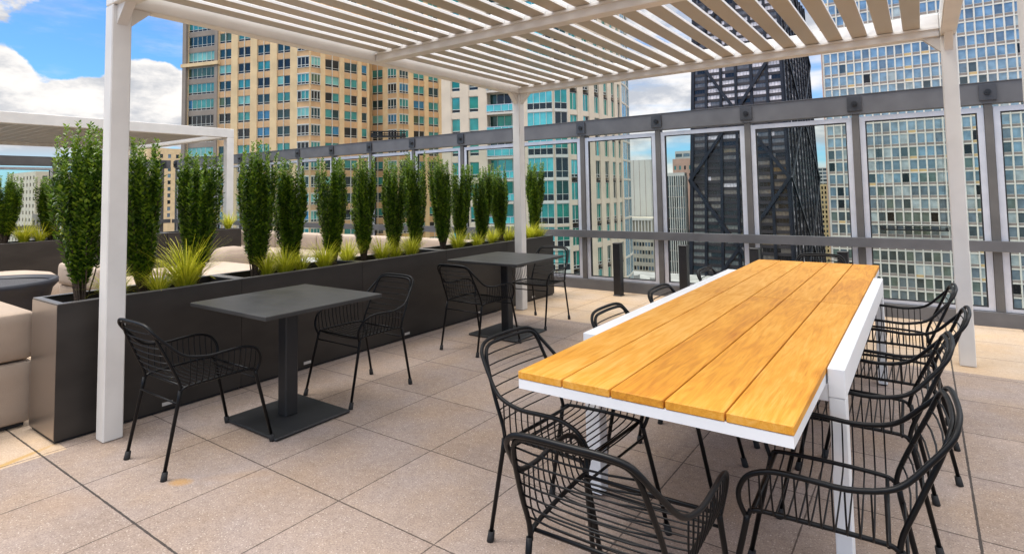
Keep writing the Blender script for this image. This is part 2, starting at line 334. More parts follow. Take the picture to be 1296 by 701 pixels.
# ------------------------------------------------------------------ pergola
def louvre_pergola(root,x0,x1,y0,y1,zt,post,xs_mid_y,beam=.12,pitch=.1975,slat=.128,first=-4.13,over=0):
    """louvres run along Y between the beams; x0,x1,y0,y1 post centres"""
    zb=2.785; h=post/2
    def B(x0_,x1_,y0_,y1_,z0,z1,name,bev=.006,m='white'):
        b=MB(); b.box(x0_,x1_,y0_,y1_,z0,z1,bev=bev); return b.build(name,M[m],root)
    for (px,py) in ((x0,y0),(x0,y1),(x1,y1),(x1,y0)):
        B(px-h,px+h,py-h,py+h,.001,zb-.002,'post')
    bh=.20
    B(x0-h,x0+h,y0-h,y1+h,zb,zb+bh,'beam'); B(x1-h,x1+h,y0-h,y1+h,zb,zb+bh,'beam')
    B(x0+h+.002,x1-h-.002,y1-h,y1+h,zb,zb+bh,'beam'); B(x0+h+.002,x1-h-.002,y0-h,y0+h,zb,zb+bh,'beam')
    for ym in xs_mid_y: B(x0+h+.002,x1-h-.002,ym-.05,ym+.05,zb,zb+bh-.01,'beam')
    # gusset brackets at the post heads
    for (px,py,sx,sy) in ((x0,y0,1,1),(x0,y1,1,-1),(x1,y1,-1,-1),(x1,y0,-1,1)):
        for ax in (0,1):
            g=MB(); t=.03; L=.13
            if ax==0:
                a=[(px+sx*h,py-t,zb-.001),(px+sx*(h+L),py-t,zb-.001),(px+sx*h,py-t,zb-L)]; bb=[(q[0],py+t,q[2]) for q in a]
            else:
                a=[(px-t,py+sy*h,zb-.001),(px-t,py+sy*(h+L),zb-.001),(px-t,py+sy*h,zb-L)]; bb=[(px+t,q[1],q[2]) for q in a]
            g.poly(a); g.poly(bb[::-1])
            for i in range(3):
                j=(i+1)%3; g.quad(a[i],bb[i],bb[j],a[j])
            g.build('bracket',M['white'],root,norm=True)
    # louvre blades: hollow flat blades with a turned up lip
    bays=[y0]+list(xs_mid_y)+[y1]
    x=first; zz=zb+.085
    rnd=random.Random(5); n=0
    while x<x1-h-.02:
        for i in range(len(bays)-1):
            ya=bays[i]+(.056 if i==0 else .056); yb=bays[i+1]-.056
            if ya>yb: continue
            b=MB(); dz=rnd.uniform(-.0015,.0015)
            xa,xb=x-slat,x
            b.box(xa,xb,ya,yb,zz+dz,zz+dz+.026,bev=.003)
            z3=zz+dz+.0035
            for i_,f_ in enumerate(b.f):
                if any(b.v[k_][2]>z3 for k_ in f_): b.m[i_]=1  # sides and top coloured lighter for the skylight they catch
            b.build('louvre_blade',[M['louvre'],M['louvre_lit_edge']],root); n+=1
        x+=pitch
    # pivot rail ledges the blades rest on
    for yy,s in ((y1-h,-1),(y0+h,1))+tuple((ym-.05,-1) for ym in xs_mid_y)+tuple((ym+.05,1) for ym in xs_mid_y):
        b=MB(); b.box(x0+h+.004,x1-h-.004,yy+(0.002 if s>0 else -.022),yy+(.022 if s>0 else -.002),zz-.022,zz-.004); b.build('ledge',M['white'],root)
M['louvre_lit_edge']=mat('louvre_lit_edge_white',(.82,.81,.78),.4,var=.04,vscale=4)
M['louvre']=mat('louvre_shaded_underside',(.42,.375,.305),.42,var=.08,vscale=3,bump=.02,bscale=40,stretch=(1,.3,1),coat=.2)  # underside darkened: its shade is put into the colour
pg=empty('louvred_pergola',(0,0,0),label='large white louvred pergola overhead standing over the wooden table',cat='pergola')
louvre_pergola(pg,-4.325,.24,1.535,6.08,3,.112,[3.70],first=-4.13+.03)

pg2=empty('louvred_pergola',(0,0,0),label='distant white pergola with closed grey louvres behind the far planter row',cat='pergola')
def far_pergola(root):
    x1,y1,x0,y0=-12.46,6.55,-17.3,-1.6; p=.15; zb=2.80
    def B(a,b,c,d_,e,f,name,m='white'):
        q=MB(); q.box(a,b,c,d_,e,f,bev=.006); q.build(name,M[m],root)
    for px,py in ((x1,y1),(x0,y1),(x1,1.2-3.6),(x0,1.2-3.6)): B(px-p/2,px+p/2,py-p/2,py+p/2,.004,zb-.002,'post')
    ya=1.2-3.6
    B(x1-p/2,x1+p/2,ya-p/2,y1+p/2,zb,zb+.19,'beam'); B(x0-p/2,x0+p/2,ya-p/2,y1+p/2,zb,zb+.19,'beam')
    B(x0+p/2+.002,x1-p/2-.002,y1-p/2,y1+p/2,zb,zb+.19,'beam'); B(x0+p/2+.002,x1-p/2-.002,ya-p/2,ya+p/2,zb,zb+.19,'beam')
    B(x0+p/2+.002,x1-p/2-.002,2.1,2.2,zb,zb+.15,'beam')
    y=ya+.2
    while y<y1-.12:
        if not (2.0<y<2.3):
            b=MB(); b.box(x0+.08,x1-.08,y-.135,y+.04,zb+.07,zb+.095,bev=.003); b.build('louvre_blade',M['louvre_grey'],root)
        y+=.19
M['louvre_grey']=mat('grey_louvre_coating',(.42,.40,.37),.45,var=.08)
far_pergola(pg2)

# ------------------------------------------------------------------ glass wind fence
def fence_run(root,p0,p1,posts,name_prefix=''):
    """local frame: u along the run, w outward (away from deck), z up"""
    P0=Vector((*p0,0)); P1=Vector((*p1,0)); t=(P1-P0).normalized(); w=Vector((-t.y,t.x,0)); L=(P1-P0).length
    F=lambda u,ww,z: tuple(P0+t*u+w*ww+Vector((0,0,z)))
    def B(u0,u1,w0,w1,z0,z1,name,m):
        b=MB(); b.box(u0,u1,w0,w1,z0,z1,fn=F); return b.build(name,M[m],root,norm=True)
    B(0,L,.0,.16,2.365,2.59,'top_rail','grey_rail')
    b=MB(); b.box(0,L,-.010,0.16,2.592,2.600,fn=F); b.build('rail_cap',M['grey_rail'],root,norm=True)
    B(0,L,-.045,.012,.788,.898,'mid_rail','grey_rail')
    B(0,L,-.02,.14,.002,.150,'kick_plate','grey_rail')
    for u in posts:
        B(u-.036,u+.036,.015,.13,.152,2.363,'post','grey_post')
        # connector box and bolt on the rail
        c=MB(); c.box(u-.075,u+.075,-.022,-.002,2.40,2.57,fn=F); o=c.build('connector',M['darkbox'],root,norm=True)
        k=MB(); ctr=Vector(F(u,-.022,2.485)); k.tube([ctr,ctr-w*.022],.032,10); k.tube([ctr-w*.022,ctr-w*.03],.014,6); k.build('bolt',M['bollard'],o,norm=True)
    for a,b_ in zip(posts[:-1],posts[1:]):
        a0,b0=a+.040,b_-.040
        fr=MB(); fw=.058
        for (u0,u1,z0,z1) in ((a0,a0+fw,.155,2.33),(b0-fw,b0,.155,2.33),(a0+fw,b0-fw,2.275,2.33),(a0+fw,b0-fw,.155,.19)):
            fr.box(u0,u1,.035,.085,z0,z1,fn=F)
        o=fr.build('pane_frame',M['alu'],root,norm=True)
        gk=MB(); g=.012
        for (u0,u1,z0,z1) in ((a0+fw,a0+fw+g,.19,2.275),(b0-fw-g,b0-fw,.19,2.275),(a0+fw+g,b0-fw-g,2.263,2.275),(a0+fw+g,b0-fw-g,.19,.202)):
            gk.box(u0,u1,.042,.078,z0,z1,fn=F)
        gk.build('gasket',M['gasket'],o,norm=True)
        pn=MB(); pn.box(a0+fw+g*.5,b0-fw-g*.5,.057,.063,.196,2.27,fn=F); pn.build('glass_pane',M['glass'],o,norm=True)
f1=empty('glass_fence',(0,0,0),label='tall grey framed glass wind screen along the city side of the deck',cat='fence')
x_start=-17.9
px=[.62+1.2465*k for k in range(-14,6)]
px=[x-x_start for x in px if x>x_start+.3]
fence_run(f1,(x_start,7.83),(8.2,7.83),[.06]+px)
f2=empty('glass_fence',(0,0,0),label='glass wind screen closing the far left side beyond the distant pergola',cat='fence')
fence_run(f2,(-18.06,-5.0),(-18.06,7.80),[.1+1.25*k for k in range(0,11)])

# ------------------------------------------------------------------ bollards
def bollard(x,y,label):
    r=empty('bollard',(x,y,0),label=label,cat='bollard',group='black bollards in front of the glass screen')
    b=MB(); b.box(-.055,.055,-.055,.055,.012,.735,bev=.004); b.build('shaft',M['bollard'],r)
    b=MB(); b.box(-.065,.065,-.065,.065,.001,.012,bev=.003); b.build('base_plate',M['bollard'],r)
    b=MB(); b.box(-.058,.058,-.058,.058,.736,.75,bev=.003); b.build('cap',M['bollard'],r)
bollard(-3.655,7.55,'black square bollard standing alone near the far chair and the glass screen')
bollard(-2.70,7.60,'black square bollard rising just past the left edge of the wooden table')
bollard(-1.78,7.60,'black square bollard whose top peeks over the far left corner of the wooden table')
bollard(-.80,7.60,'black square bollard seen behind the chair at the far end of the wooden table')

# ------------------------------------------------------------------ wooden dining table
tb=empty('dining_table',(0,0,0),label='long dining table with orange teak planks on a white metal frame',cat='table')
TX0,TX1,TY0,TY1=-1.372,-.352,1.895,6.01
pw=(TX1-TX0)/5; ymid=3.98
for i in range(5):
    for (ya,yb) in ((TY0,ymid-.0015),(ymid+.0015,TY1)):
        b=MB(); b.box(TX0+i*pw+(.0035 if i else 0),TX0+(i+1)*pw-(.0035 if i<4 else 0),ya,yb,.770,.800,bev=.0025); b.build('plank',M['wood'],tb)
b=MB()
for q in ((TX0+.002,TX0+.05,TY0+.002,TY1-.002),(TX1-.05,TX1-.002,TY0+.002,TY1-.002),(TX0+.05,TX1-.05,TY0+.002,TY0+.05),(TX0+.05,TX1-.05,TY1-.05,TY1-.002)): b.box(*q,.732,.7685)
for y in (2.75,3.4,ymid,4.6,5.3): b.box(TX0+.05,TX1-.05,y-.03,y+.03,.735,.7685)
b.build('apron_frame',M['white2'],tb)
for xa,xb in ((-1.458,-1.376),(-.348,-.286)):
    b=MB(); b.box(xa,xb,2.585,5.22,.68,.795,bev=.003); b.build('side_rail',M['white2'],tb)
    for ya,yb in ((2.588,2.665),(5.14,5.217)):
        b=MB(); b.box(xa+.001,xb-.001,ya,yb,.012,.679,bev=.003); l=b.build('leg',M['white2'],tb)
        c=MB(); c.tube([((xa+xb)/2,(ya+yb)/2,0),((xa+xb)/2,(ya+yb)/2,.012)],.025,12); c.build('glide',M['rubber'],l)
for y in (2.626,5.178):
    b=MB(); b.box(-1.376,-.348,y-.034,y+.034,.66,.728,bev=.003); b.build('cross_beam',M['white2'],tb)

# ------------------------------------------------------------------ bistro tables
def bistro(x,y,label,hx=.455,hy=.44):
    r=empty('bistro_table',(x,y,0),label=label,cat='table',group='charcoal bistro tables beside the planters')
    b=MB(); b.box(-hx,hx,-hy,hy,.782,.808,bev=.003); b.build('tabletop',M['tabletop'],r)
    b=MB(); b.box(-.2,.2,-.2,.2,.772,.781); b.build('top_plate',M['pedestal'],r)
    b=MB(); b.box(-.048,.048,-.048,.048,.02,.772,bev=.008); b.build('column',M['pedestal'],r)
    b=MB(); b.bevbox(-.31,.31,-.28,.28,.004,.022,.006); b.build('base_plate',M['castbase'],r)
bistro(-3.665,2.355,'charcoal square bistro table nearest the white post with the plate base fully visible')
bistro(-3.74,4.985,'charcoal square bistro table standing further back beside the middle white post')

# ------------------------------------------------------------------ wire armchair
def make_chair():
    r=empty('wire_armchair',(0,0,0))
    K='black'
    for s in (-1,1):
        leg=MB(); leg.tube([(s*.265,.315,.03),(s*.244,.222,.43),(s*.243,.218,.452)],[.0095,.0105,.0105],10); l=leg.build('leg',M[K],r)
        f=MB(); f.tube([(s*.2665,.3195,0),(s*.2660,.317,.012),(s*.2640,.3085,.045)],[.0165,.0165,.0145],10); f.build('rubber_foot',M['rubber'],l)
        leg=MB(); leg.tube([(s*.233,-.285,.03),(s*.226,-.214,.40),(s*.225,-.207,.452)],[.0095,.0105,.0105],10); l=leg.build('leg',M[K],r)
        f=MB(); f.tube([(s*.2335,-.288,0),(s*.2333,-.2855,.012),(s*.2327,-.280,.045)],[.0165,.0165,.0145],10); f.build('rubber_foot',M['rubber'],l)
    # back frame: one tube up, over the top and down again
    half=[(.225,-.200,.440),(.2225,-.213,.50),(.219,-.256,.60),(.205,-.308,.715),(.195,-.330,.770),(.180,-.342,.800),(.150,-.350,.816),(.10,-.355,.820)]
    pts=half+[(0,-.358,.822)]+[(-x,y,z) for x,y,z in half[::-1]]
    b=MB(); b.tube(smooth(pts,3),.0085,8); b.build('back_frame',M[K],r)
    # arm rail sweeps from front legs over the arms round the back
    ar=[(.243,.222,.442),(.252,.240,.490),(.262,.238,.535),(.272,.215,.580),(.278,.180,.606),(.281,.12,.623),(.281,.026,.622),(.276,-.077,.617),(.266,-.176,.634),(.254,-.230,.664),(.236,-.284,.720),(.219,-.326,.766),(.205,-.349,.797),(.176,-.362,.823),(.115,-.371,.835)]
    pts=ar+[(0,-.374,.837)]+[(-x,y,z) for x,y,z in ar[::-1]]
    b=MB(); b.tube(smooth(pts,3),.0088,8); b.build('arm_rail',M[K],r)
    # seat frame: side rails plus front and rear bars
    b=MB()
    for s in (-1,1):
        sf=[(s*.243,.221,.430),(s*.242,.212,.455),(s*.240,.185,.470),(s*.238,.0,.471),(s*.232,-.150,.466),(s*.228,-.190,.458),(s*.226,-.208,.435)]
        b.tube(smooth(sf,4),.0080,8)
    b.tube([(-.24,.200,.462),(.24,.200,.462)],.007,8); b.tube([(-.23,-.175,.458),(.23,-.175,.458)],.0065,8)
    b.build('seat_frame',M[K],r)
    b=MB(); b.tube([(-.2265,-.223,.385),(.2265,-.223,.385)],.0055,8); b.build('stretcher',M[K],r)
    b=MB(); b.tube([(-.2455,.228,.405),(.2455,.228,.405)],.0055,8); b.build('stretcher',M[K],r)
    # back rods
    def upr(z):
        zs=[q[2] for q in half]
        for i in range(len(half)-1):
            if half[i][2]<=z<=half[i+1][2]:
                t=(z-half[i][2])/(half[i+1][2]-half[i][2]); return [half[i][k]+(half[i+1][k]-half[i][k])*t for k in range(3)]
    b=MB()
    for z in (.778,.735,.692,.649,.606,.563,.522):
        x,y,_=upr(z); b.tube([(-x,y,z),(-x*.6,y-.012,z-.001),(0,y-.017,z-.001),(x*.6,y-.012,z-.001),(x,y,z)],.0033,6)
    b.build('back_rods',M[K],r)
    # seat wires: down from one arm, across the seat and up to the other arm
    def arm(y):
        for i in range(4,len(ar)-1):
            if ar[i+1][1]<=y<=ar[i][1]:
                t=(y-ar[i][1])/(ar[i+1][1]-ar[i][1]); return [ar[i][k]+(ar[i+1][k]-ar[i][k])*t for k in (0,2)]
        for i in range(0,5):
            pass
        return (.272,.585)
    b=MB(); n=12
    for i in range(n):
        y=-.172+i*(.205+.172)/(n-1)
        xa,za=arm(min(y,.178))
        if y>.18: xa,za=.270,.592
        h=[(xa,y,za),(xa-.003,y,.56),(.262,y,.505),(.248,y,.472),(.215,y,.458),(.12,y,.452)]
        pts=h+[(0,y,.450)]+[(-a,c,e) for a,c,e in h[::-1]]
        b.tube(smooth(pts,2),.0031,6)
    b.build('seat_wires',M[K],r)
    return r
ch0=make_chair(); ch0['category']='chair'
T0=treeof(ch0)
first=[True]
def chair(x,y,rz,label,group):
    if first[0]:
        first[0]=False; ch0.location=(x,y,0); ch0.rotation_euler=(0,0,R(rz)); ch0['label']=label; ch0['group']=group; return
    dup(ch0,(x,y,0),R(rz),label,group,T0)
GB='wire armchairs at the bistro tables'; GL='wire armchairs along the left side of the wooden table'; GR='wire armchairs along the right side of the wooden table'; GH='wire armchairs at the two ends of the wooden table'
chair(-3.665,1.760,0,'black wire armchair in front of the thick left white post, facing the nearer bistro table',GB)
chair(-3.672,2.995,180,'black wire armchair on the far side of the nearer bistro table',GB)
chair(-3.668,4.42,-2,'black wire armchair on the near side of the farther bistro table',GB)
chair(-3.73,5.60,182,'black wire armchair beyond the farther bistro table, right of the middle white post',GB)
chair(-1.325,2.235,-93,'black wire armchair at the near left corner of the wooden table, whole slanting backrest visible',GL)
chair(-1.185,3.03,-90,'nearest of three black wire armchairs peeking over the left edge of the wooden table',GL)
chair(-1.185,3.83,-90,'middle of three black wire armchairs peeking over the left edge of the wooden table',GL)
chair(-1.19,4.86,-90,'farthest of three black wire armchairs peeking over the left edge of the wooden table',GL)
chair(-.835,1.715,2,'foreground black wire armchair with its back to the camera at the near table end',GH)
chair(-.318,2.245,93,'nearest and largest black wire armchair on the right side of the wooden table',GR)
chair(-.300,3.15,91,'second black wire armchair from the front on the right side of the wooden table',GR)
chair(-.200,3.90,89,'third black wire armchair from the front on the right side of the wooden table',GR)
chair(-.225,4.75,91,'farthest black wire armchair on the right side of the wooden table',GR)
chair(-.87,6.02,180,'black wire armchair at the far end of the wooden table, only its top showing',GH)

# ------------------------------------------------------------------ planters
def planter(x0,x1,y0,y1,h,label,group,plaque=None,endm='planter_end'):
    r=empty('planter',((x0+x1)/2,(y0+y1)/2,0),label=label,cat='planter',group=group)
    cx,cy=(x0+x1)/2,(y0+y1)/2; a,b_=(x1-x0)/2,(y1-y0)/2
    t=.028
    q=MB()
    for u in ((a-t,a,-b_,b_),(-a,-a+t,-b_,b_),(-a+t,a-t,-b_,-b_+t),(-a+t,a-t,b_-t,b_)): q.box(*u,.02,h)
    q.build('body',M['planter'],r)
    if y0<1.4: q=MB(); q.box(-a+.003,a-.003,-b_-.004,-b_-.001,.03,h-.004); q.build('end_face_sheen',M['end_sheen'],r)  # thin added plate, reflected light of the end face put into its colour
    q=MB()
    for u in ((a-t-.012,a+.0015,-b_,b_),(-a-.0015,-a+t+.012,-b_,b_),(-a+t+.012,a-t-.012,-b_,-b_+t+.01),(-a+t+.012,a-t-.012,b_-t-.01,b_)): q.box(*u,h+.0005,h+.006)
    q.build('rim',M['planter_rim'],r)
    q=MB(); q.box(-a+t+.001,a-t-.001,-b_+t+.001,b_-t-.001,h-.12,h-.055); q.build('soil',M['soil'],r)
    q=MB(); q.box(-a+.02,a-.02,-b_+.01,b_-.01,.001,.02); q.build('plinth',M['gasket'],r)
    if plaque is not None:
        q=MB(); q.box(a+.001,a+.004,plaque-cy-.035,plaque-cy+.035,.045,.062+.006); q.build('plaque',M['plaque'],r)
    return r
M['planter_rim']=mat('planter_rim_edge',(.20,.19,.18),.35,metal=.5,var=.1)
seams=[1.302,2.487,3.687,4.87,6.03,7.17]
PL=['dark bronze planter nearest the camera, its bare end face showing left of the white post','dark bronze planter directly behind the nearer bistro table','dark bronze planter between the two bistro tables, behind the backrest of a wire chair','dark bronze planter behind the farther bistro table','dark bronze planter at the end of the row, past the middle white post']
pq=[1.951,3.08,4.26,5.44,6.62]
for i in range(5): planter(-4.975,-4.508,seams[i]+.0015,seams[i+1]-.0015,.858,PL[i],'planters in the long hedge row',pq[i])
RP=['dark planter of the far row, leftmost in the photo, holding the two small shrubs','dark planter of the far row seen between the first hedge shrubs','dark planter of the far row at the foot of the distant pergola post']
for i,(ya,yb) in enumerate(((.9,3.55),(3.56,4.95),(4.96,6.35))): planter(-12.05,-11.55,ya,yb,.86,RP[i],'planters in the far row')

# ------------------------------------------------------------------ shrubs and grasses
def leaf(mb,p,dirv,up,L,W,m):
    side=dirv.cross(up)
    if side.length<1e-4: side=Vector((1,0,0))
    side.normalize(); n=side.cross(dirv).normalized()
    a=p; b=p+dirv*L*.45+side*W*.5+n*L*.06; c=p+dirv*L; d_=p+dirv*L*.45-side*W*.5+n*L*.06
    mb.poly([a,b,c,d_],m)
def shrub_mesh(seed,H=1.22,wmax=.21,shoots=46,lean=0):
    rnd=random.Random(seed); crown=MB(); trunk=MB()
    trunk.tube([(0,0,-.06),(.004,.003,.05),(0,0,.16)],[.016,.013,.008],7)
    for s in range(shoots):
        an=rnd.uniform(0,6.283); rr=wmax*math.sqrt(rnd.uniform(.0,1))*(1.0 if s%4 else .75)
        hh=H*(rnd.uniform(.62,.97) if s%3 else rnd.uniform(.84,1.02)); hh*=1-.03*(rr/wmax)**2
        ex,ey=math.cos(an)*rr,math.sin(an)*rr
        path=[]; K=9; wob=rnd.uniform(0,6.28)
        for k in range(K+1):
            t=k/K; z=.0+hh*t
            f=(.10+.90*(t/.66)**1.0) if t<.66 else 1-.04*((t-.66)/.34)
            path.append(Vector((ex*f+.012*math.sin(wob+t*7)+lean*t*t*.05,ey*f+.012*math.cos(wob+t*6),z)))
        trunk.tube(path[:7],[.0055-.0006*k for k in range(7)],4,cap=False)
        # leaves along shoot
        dist=.12+rnd.uniform(0,.12)
        tot=sum((path[i+1]-path[i]).length for i in range(K))
        phase=rnd.uniform(0,6.28); 
        while dist<tot:
            t=dist/tot*K; i=min(K-1,int(t)); p=path[i].lerp(path[i+1],t-i); ax=(path[i+1]-path[i]).normalized()
            tt=dist/tot; tip=tt>.86
            for q in range(3 if not tip else 2):
                phase+=2.4; 
                side=Vector((math.cos(phase),math.sin(phase),0)); dv=(side*rnd.uniform(.6,1)+ax*rnd.uniform(.35,1.1)).normalized()
                L=rnd.uniform(.028,.048)*(1 if not tip else .75); off=side*rnd.uniform(0,.014)*(1 if not tip else .3)
                leaf(crown,p+off,dv,Vector((rnd.uniform(-.5,.5),rnd.uniform(-.5,.5),1)),L,L*.52,1 if (tip and rnd.random()<.8) or rnd.random()<.10 else 0)
            dist+=rnd.uniform(.008,.013)
    return crown,trunk
variants=[]
for sd,w in ((1,.165),(2,.145),(3,.168),(4,.15)):
    c,t=shrub_mesh(sd,wmax=w,shoots=44); variants.append((c,t))
V=[]
def shrub(x,y,z,vi,rz,s,sw,label,group):
    r=empty('columnar_shrub',(x,y,z),R(rz),label=label,cat='shrub',group=group); r.scale=(sw*.91,sw*.91,s); r.rotation_euler=(R(2.2*math.sin(y*9.1)),R(2.2*math.cos(y*7.3+x)),R(rz))
    if V[vi:vi+1] and V[vi] is not None:
        a,b=V[vi]
        for src in (a,b):
            c=src.copy(); COL.objects.link(c); c.parent=r
    else:
        c,t=variants[vi]; a=c.build('crown',[M['leaf'],M['leaf_tip']],r); b=t.build('trunk',M['bark'],r); V[vi]=(a,b)
V=[None]*4
sh=[(1.50,0,1.02,1.12),(1.86,1,.97,1.06),(2.24,2,.93,1.02),(2.72,0,.97,1.0),(3.08,3,.88,.98),(3.50,2,.93,.98),(3.90,1,.93,.95),(4.26,0,.90,.95),(4.64,3,.98,.98),(5.04,1,.97,.95),(5.38,2,.92,.9),(5.76,3,.88,.95),(6.22,0,.90,.98),(6.98,1,.96,1.0)]
SL=['tall loose upright shrub left of the thick white post, first in the hedge row','upright shrub immediately right of the thick white post','wide two-pronged upright shrub above the big yellow grass tuft','dense upright shrub above the near left corner of the nearer bistro table, bare stem showing',
 'narrow upright shrub rising behind the first yellow grass pair','airy upright shrub with see-through lower crown above the nearer bistro table','slim upright shrub with a pointed foot, right above the backrest of the second wire chair','broad upright shrub standing two places left of the twin yellow tufts','tallest slim upright shrub near the middle of the hedge row','upright shrub tapering to a thin foot, above the left corner of the farther bistro table',
 'narrow upright shrub behind the bright single yellow tuft','upright shrub above the centre of the farther bistro table','bushy upright shrub touching the left side of the middle white post','last upright shrub of the hedge row, right of the middle white post']
for i,(y,v,s,sw) in enumerate(sh): shrub(-4.735+(.02 if i%2 else -.02),y,.80,v,i*67%360,s,sw,SL[i],'upright shrubs in the hedge row')
fs=[(-11.85,2.72,.86,0,.93,1.35,'small distant upright shrub at the left edge of the photo in the far planter'),(-11.85,3.30,.86,1,.90,1.45,'small distant upright shrub just left of the tallest near shrub, in the far planter'),(-11.85,3.62,.86,2,.86,1.3,'dark distant shrub half hidden behind the first near shrub, in the far planter')]
for (x,y,z,v,s,sw,l) in fs: shrub(x,y,z-.04,v,y*90,s,sw,l,'upright shrubs in the far row')

def grass_mesh(seed,n=120,L=.30,spread=1.0):
    rnd=random.Random(seed); g=MB()
    for i in range(n):
        an=rnd.uniform(0,6.283); r0=rnd.uniform(0,.035); l=L*rnd.uniform(.6,1.15); bend=rnd.uniform(.25,1.25)*spread; a0=rnd.uniform(.05,.55)
        d=Vector((math.cos(an),math.sin(an),0)); s=Vector((-d.y,d.x,0)); w=rnd.uniform(.0026,.0052)
        p=d*r0; prev=None; K=6
        tw=rnd.uniform(-.3,.3)
        for k in range(K+1):
            t=k/K; a=(a0+bend*t*1.35); 
            q=(p-s*w*(1-t*.85),p+s*w*(1-t*.85))
            if prev: 
                i0=len(g.v); g.v+=[tuple(prev[0]),tuple(prev[1]),tuple(q[1]),tuple(q[0])]; g.f.append((i0,i0+1,i0+2,i0+3)); g.m.append(0); g.sm.append(False)
            prev=q
            p=p+(d*math.sin(a)+Vector((0,0,1))*math.cos(a)+s*tw*.3)*(l/K)
    # weld so each blade is one island
    return g
GV=[grass_mesh(11,300,.37,1.05),grass_mesh(12,240,.29,1.0),grass_mesh(13,300,.32,.95)]
GO=[None]*3
def weld(o):
    import bmesh
    bm=bmesh.new(); bm.from_mesh(o.data); bmesh.ops.remove_doubles(bm,verts=bm.verts,dist=1e-5); bm.to_mesh(o.data); bm.free()
def tuft(x,y,z,v,s,rz,label,group,sz=None):
    if GO[v] is None:
        o=GV[v].build('ornamental_grass',M['grass']); weld(o); GO[v]=o
    else:
        o=GO[v].copy(); COL.objects.link(o)
    o.location=(x,y,z); o.rotation_euler=(0,0,R(rz)); o.scale=(s,s,sz or s); tag(o,label,'ornamental grass',group)
tl=[(1.66,-4.66,1,.95,'thin yellow grass tuft at the first hedge shrub, left of the thick white post'),
(1.93,-4.62,1,.95,'small yellow grass tuft just right of the thick white post'),
(2.13,-4.66,0,1.32,'largest arching yellow grass tuft, between the second and third hedge shrubs'),
(2.80,-4.68,2,.90,'yellow grass tuft beside the bare stem of the fourth hedge shrub'),
(2.96,-4.66,2,1.02,'bright yellow grass tuft above the middle of the nearer bistro table'),
(3.16,-4.72,1,.92,'low yellow grass tuft between the fifth and sixth hedge shrubs'),
(3.36,-4.66,2,1.04,'yellow grass tuft under the airy sixth hedge shrub'),
(3.72,-4.78,2,.95,'yellow grass tuft left of the seventh hedge shrub, partly behind its stem'),
(4.06,-4.66,2,.98,'yellow grass tuft between the seventh and eighth hedge shrubs'),
(4.22,-4.64,1,.90,'short yellow grass tuft at the foot of the eighth hedge shrub'),
(4.47,-4.66,2,.98,'yellow green grass tuft under the tallest slim shrub mid hedge'),
(5.24,-4.66,2,1.0,'upright bright yellow grass tuft standing alone above the left end of the farther table'),
(5.62,-4.66,1,.92,'low yellow grass tuft above the middle of the farther bistro table'),
(6.02,-4.74,2,.90,'yellow grass tuft left of the bushy shrub beside the middle white post'),
(6.38,-4.74,2,.90,'yellow grass tuft hidden partly behind the middle white post'),
(6.80,-4.66,2,1.05,'yellow grass tuft right of the middle white post under the last shrub'),
(7.02,-4.66,1,.90,'small yellow grass tuft at the very end of the hedge planter row')]
for i,(y,x,v,s,l) in enumerate(tl): tuft(x,y,.80,v,s,i*53,l,'yellow grass tufts in the hedge row')
for i,(y,l) in enumerate(((2.95,'distant yellow grass tuft between the two small far shrubs'),(3.15,'distant yellow grass tuft at the foot of the second small far shrub'),(3.48,'distant yellow grass tuft next to the first near hedge shrub'),(5.75,'distant yellow grass tuft showing right of the two-pronged hedge shrub'),(6.2,'distant yellow tuft right of the fourth hedge shrub'))):
    tuft(-11.78,y,.82,i%3,1.25,i*70,l,'yellow grass tufts in the far row',1.15 if y<5 else 1.6)

# ------------------------------------------------------------------ lounge furniture behind the hedge
def cushion(mb,x0,x1,y0,y1,z0,z1,r=.05,puff=.02,m=0):
    """rounded upholstery block"""
    nx,ny,nz=10,10,6
    def P(u,v,w):
        x=x0+(x1-x0)*u; y=y0+(y1-y0)*v; z=z0+(z1-z0)*w
        ix=min(max(x,x0+r),x1-r); iy=min(max(y,y0+r),y1-r); iz=min(max(z,z0+r),z1-r)
        d=Vector((x-ix,y-iy,z-iz)); l=d.length
        p=Vector((ix,iy,iz))+(d*(r/l) if l>r else d)
        p.z+=puff*(1 if w>.5 else 0)*max(0,(1-(2*u-1)**4))*max(0,(1-(2*v-1)**4))
        return p
    def grid(f,a,b):
        i0=len(mb.v)
        for i in range(a+1):
            for j in range(b+1): mb.v.append(tuple(f(i/a,j/b)))
        for i in range(a):
            for j in range(b):
                k=i0+i*(b+1)+j; mb.f.append((k,k+b+1,k+b+2,k+1)); mb.m.append(m); mb.sm.append(True)
    def rem(t): return .5-.5*math.cos(math.pi*t)
    grid(lambda a,b:P(rem(a),rem(b),1),nx,ny); grid(lambda a,b:P(rem(b),rem(a),0),nx,ny)
    grid(lambda a,b:P(rem(b),0,rem(a)),nz,nx); grid(lambda a,b:P(rem(a),1,rem(b)),nx,nz)
    grid(lambda a,b:P(0,rem(a),rem(b)),ny,nz); grid(lambda a,b:P(1,rem(b),rem(a)),nz,ny)
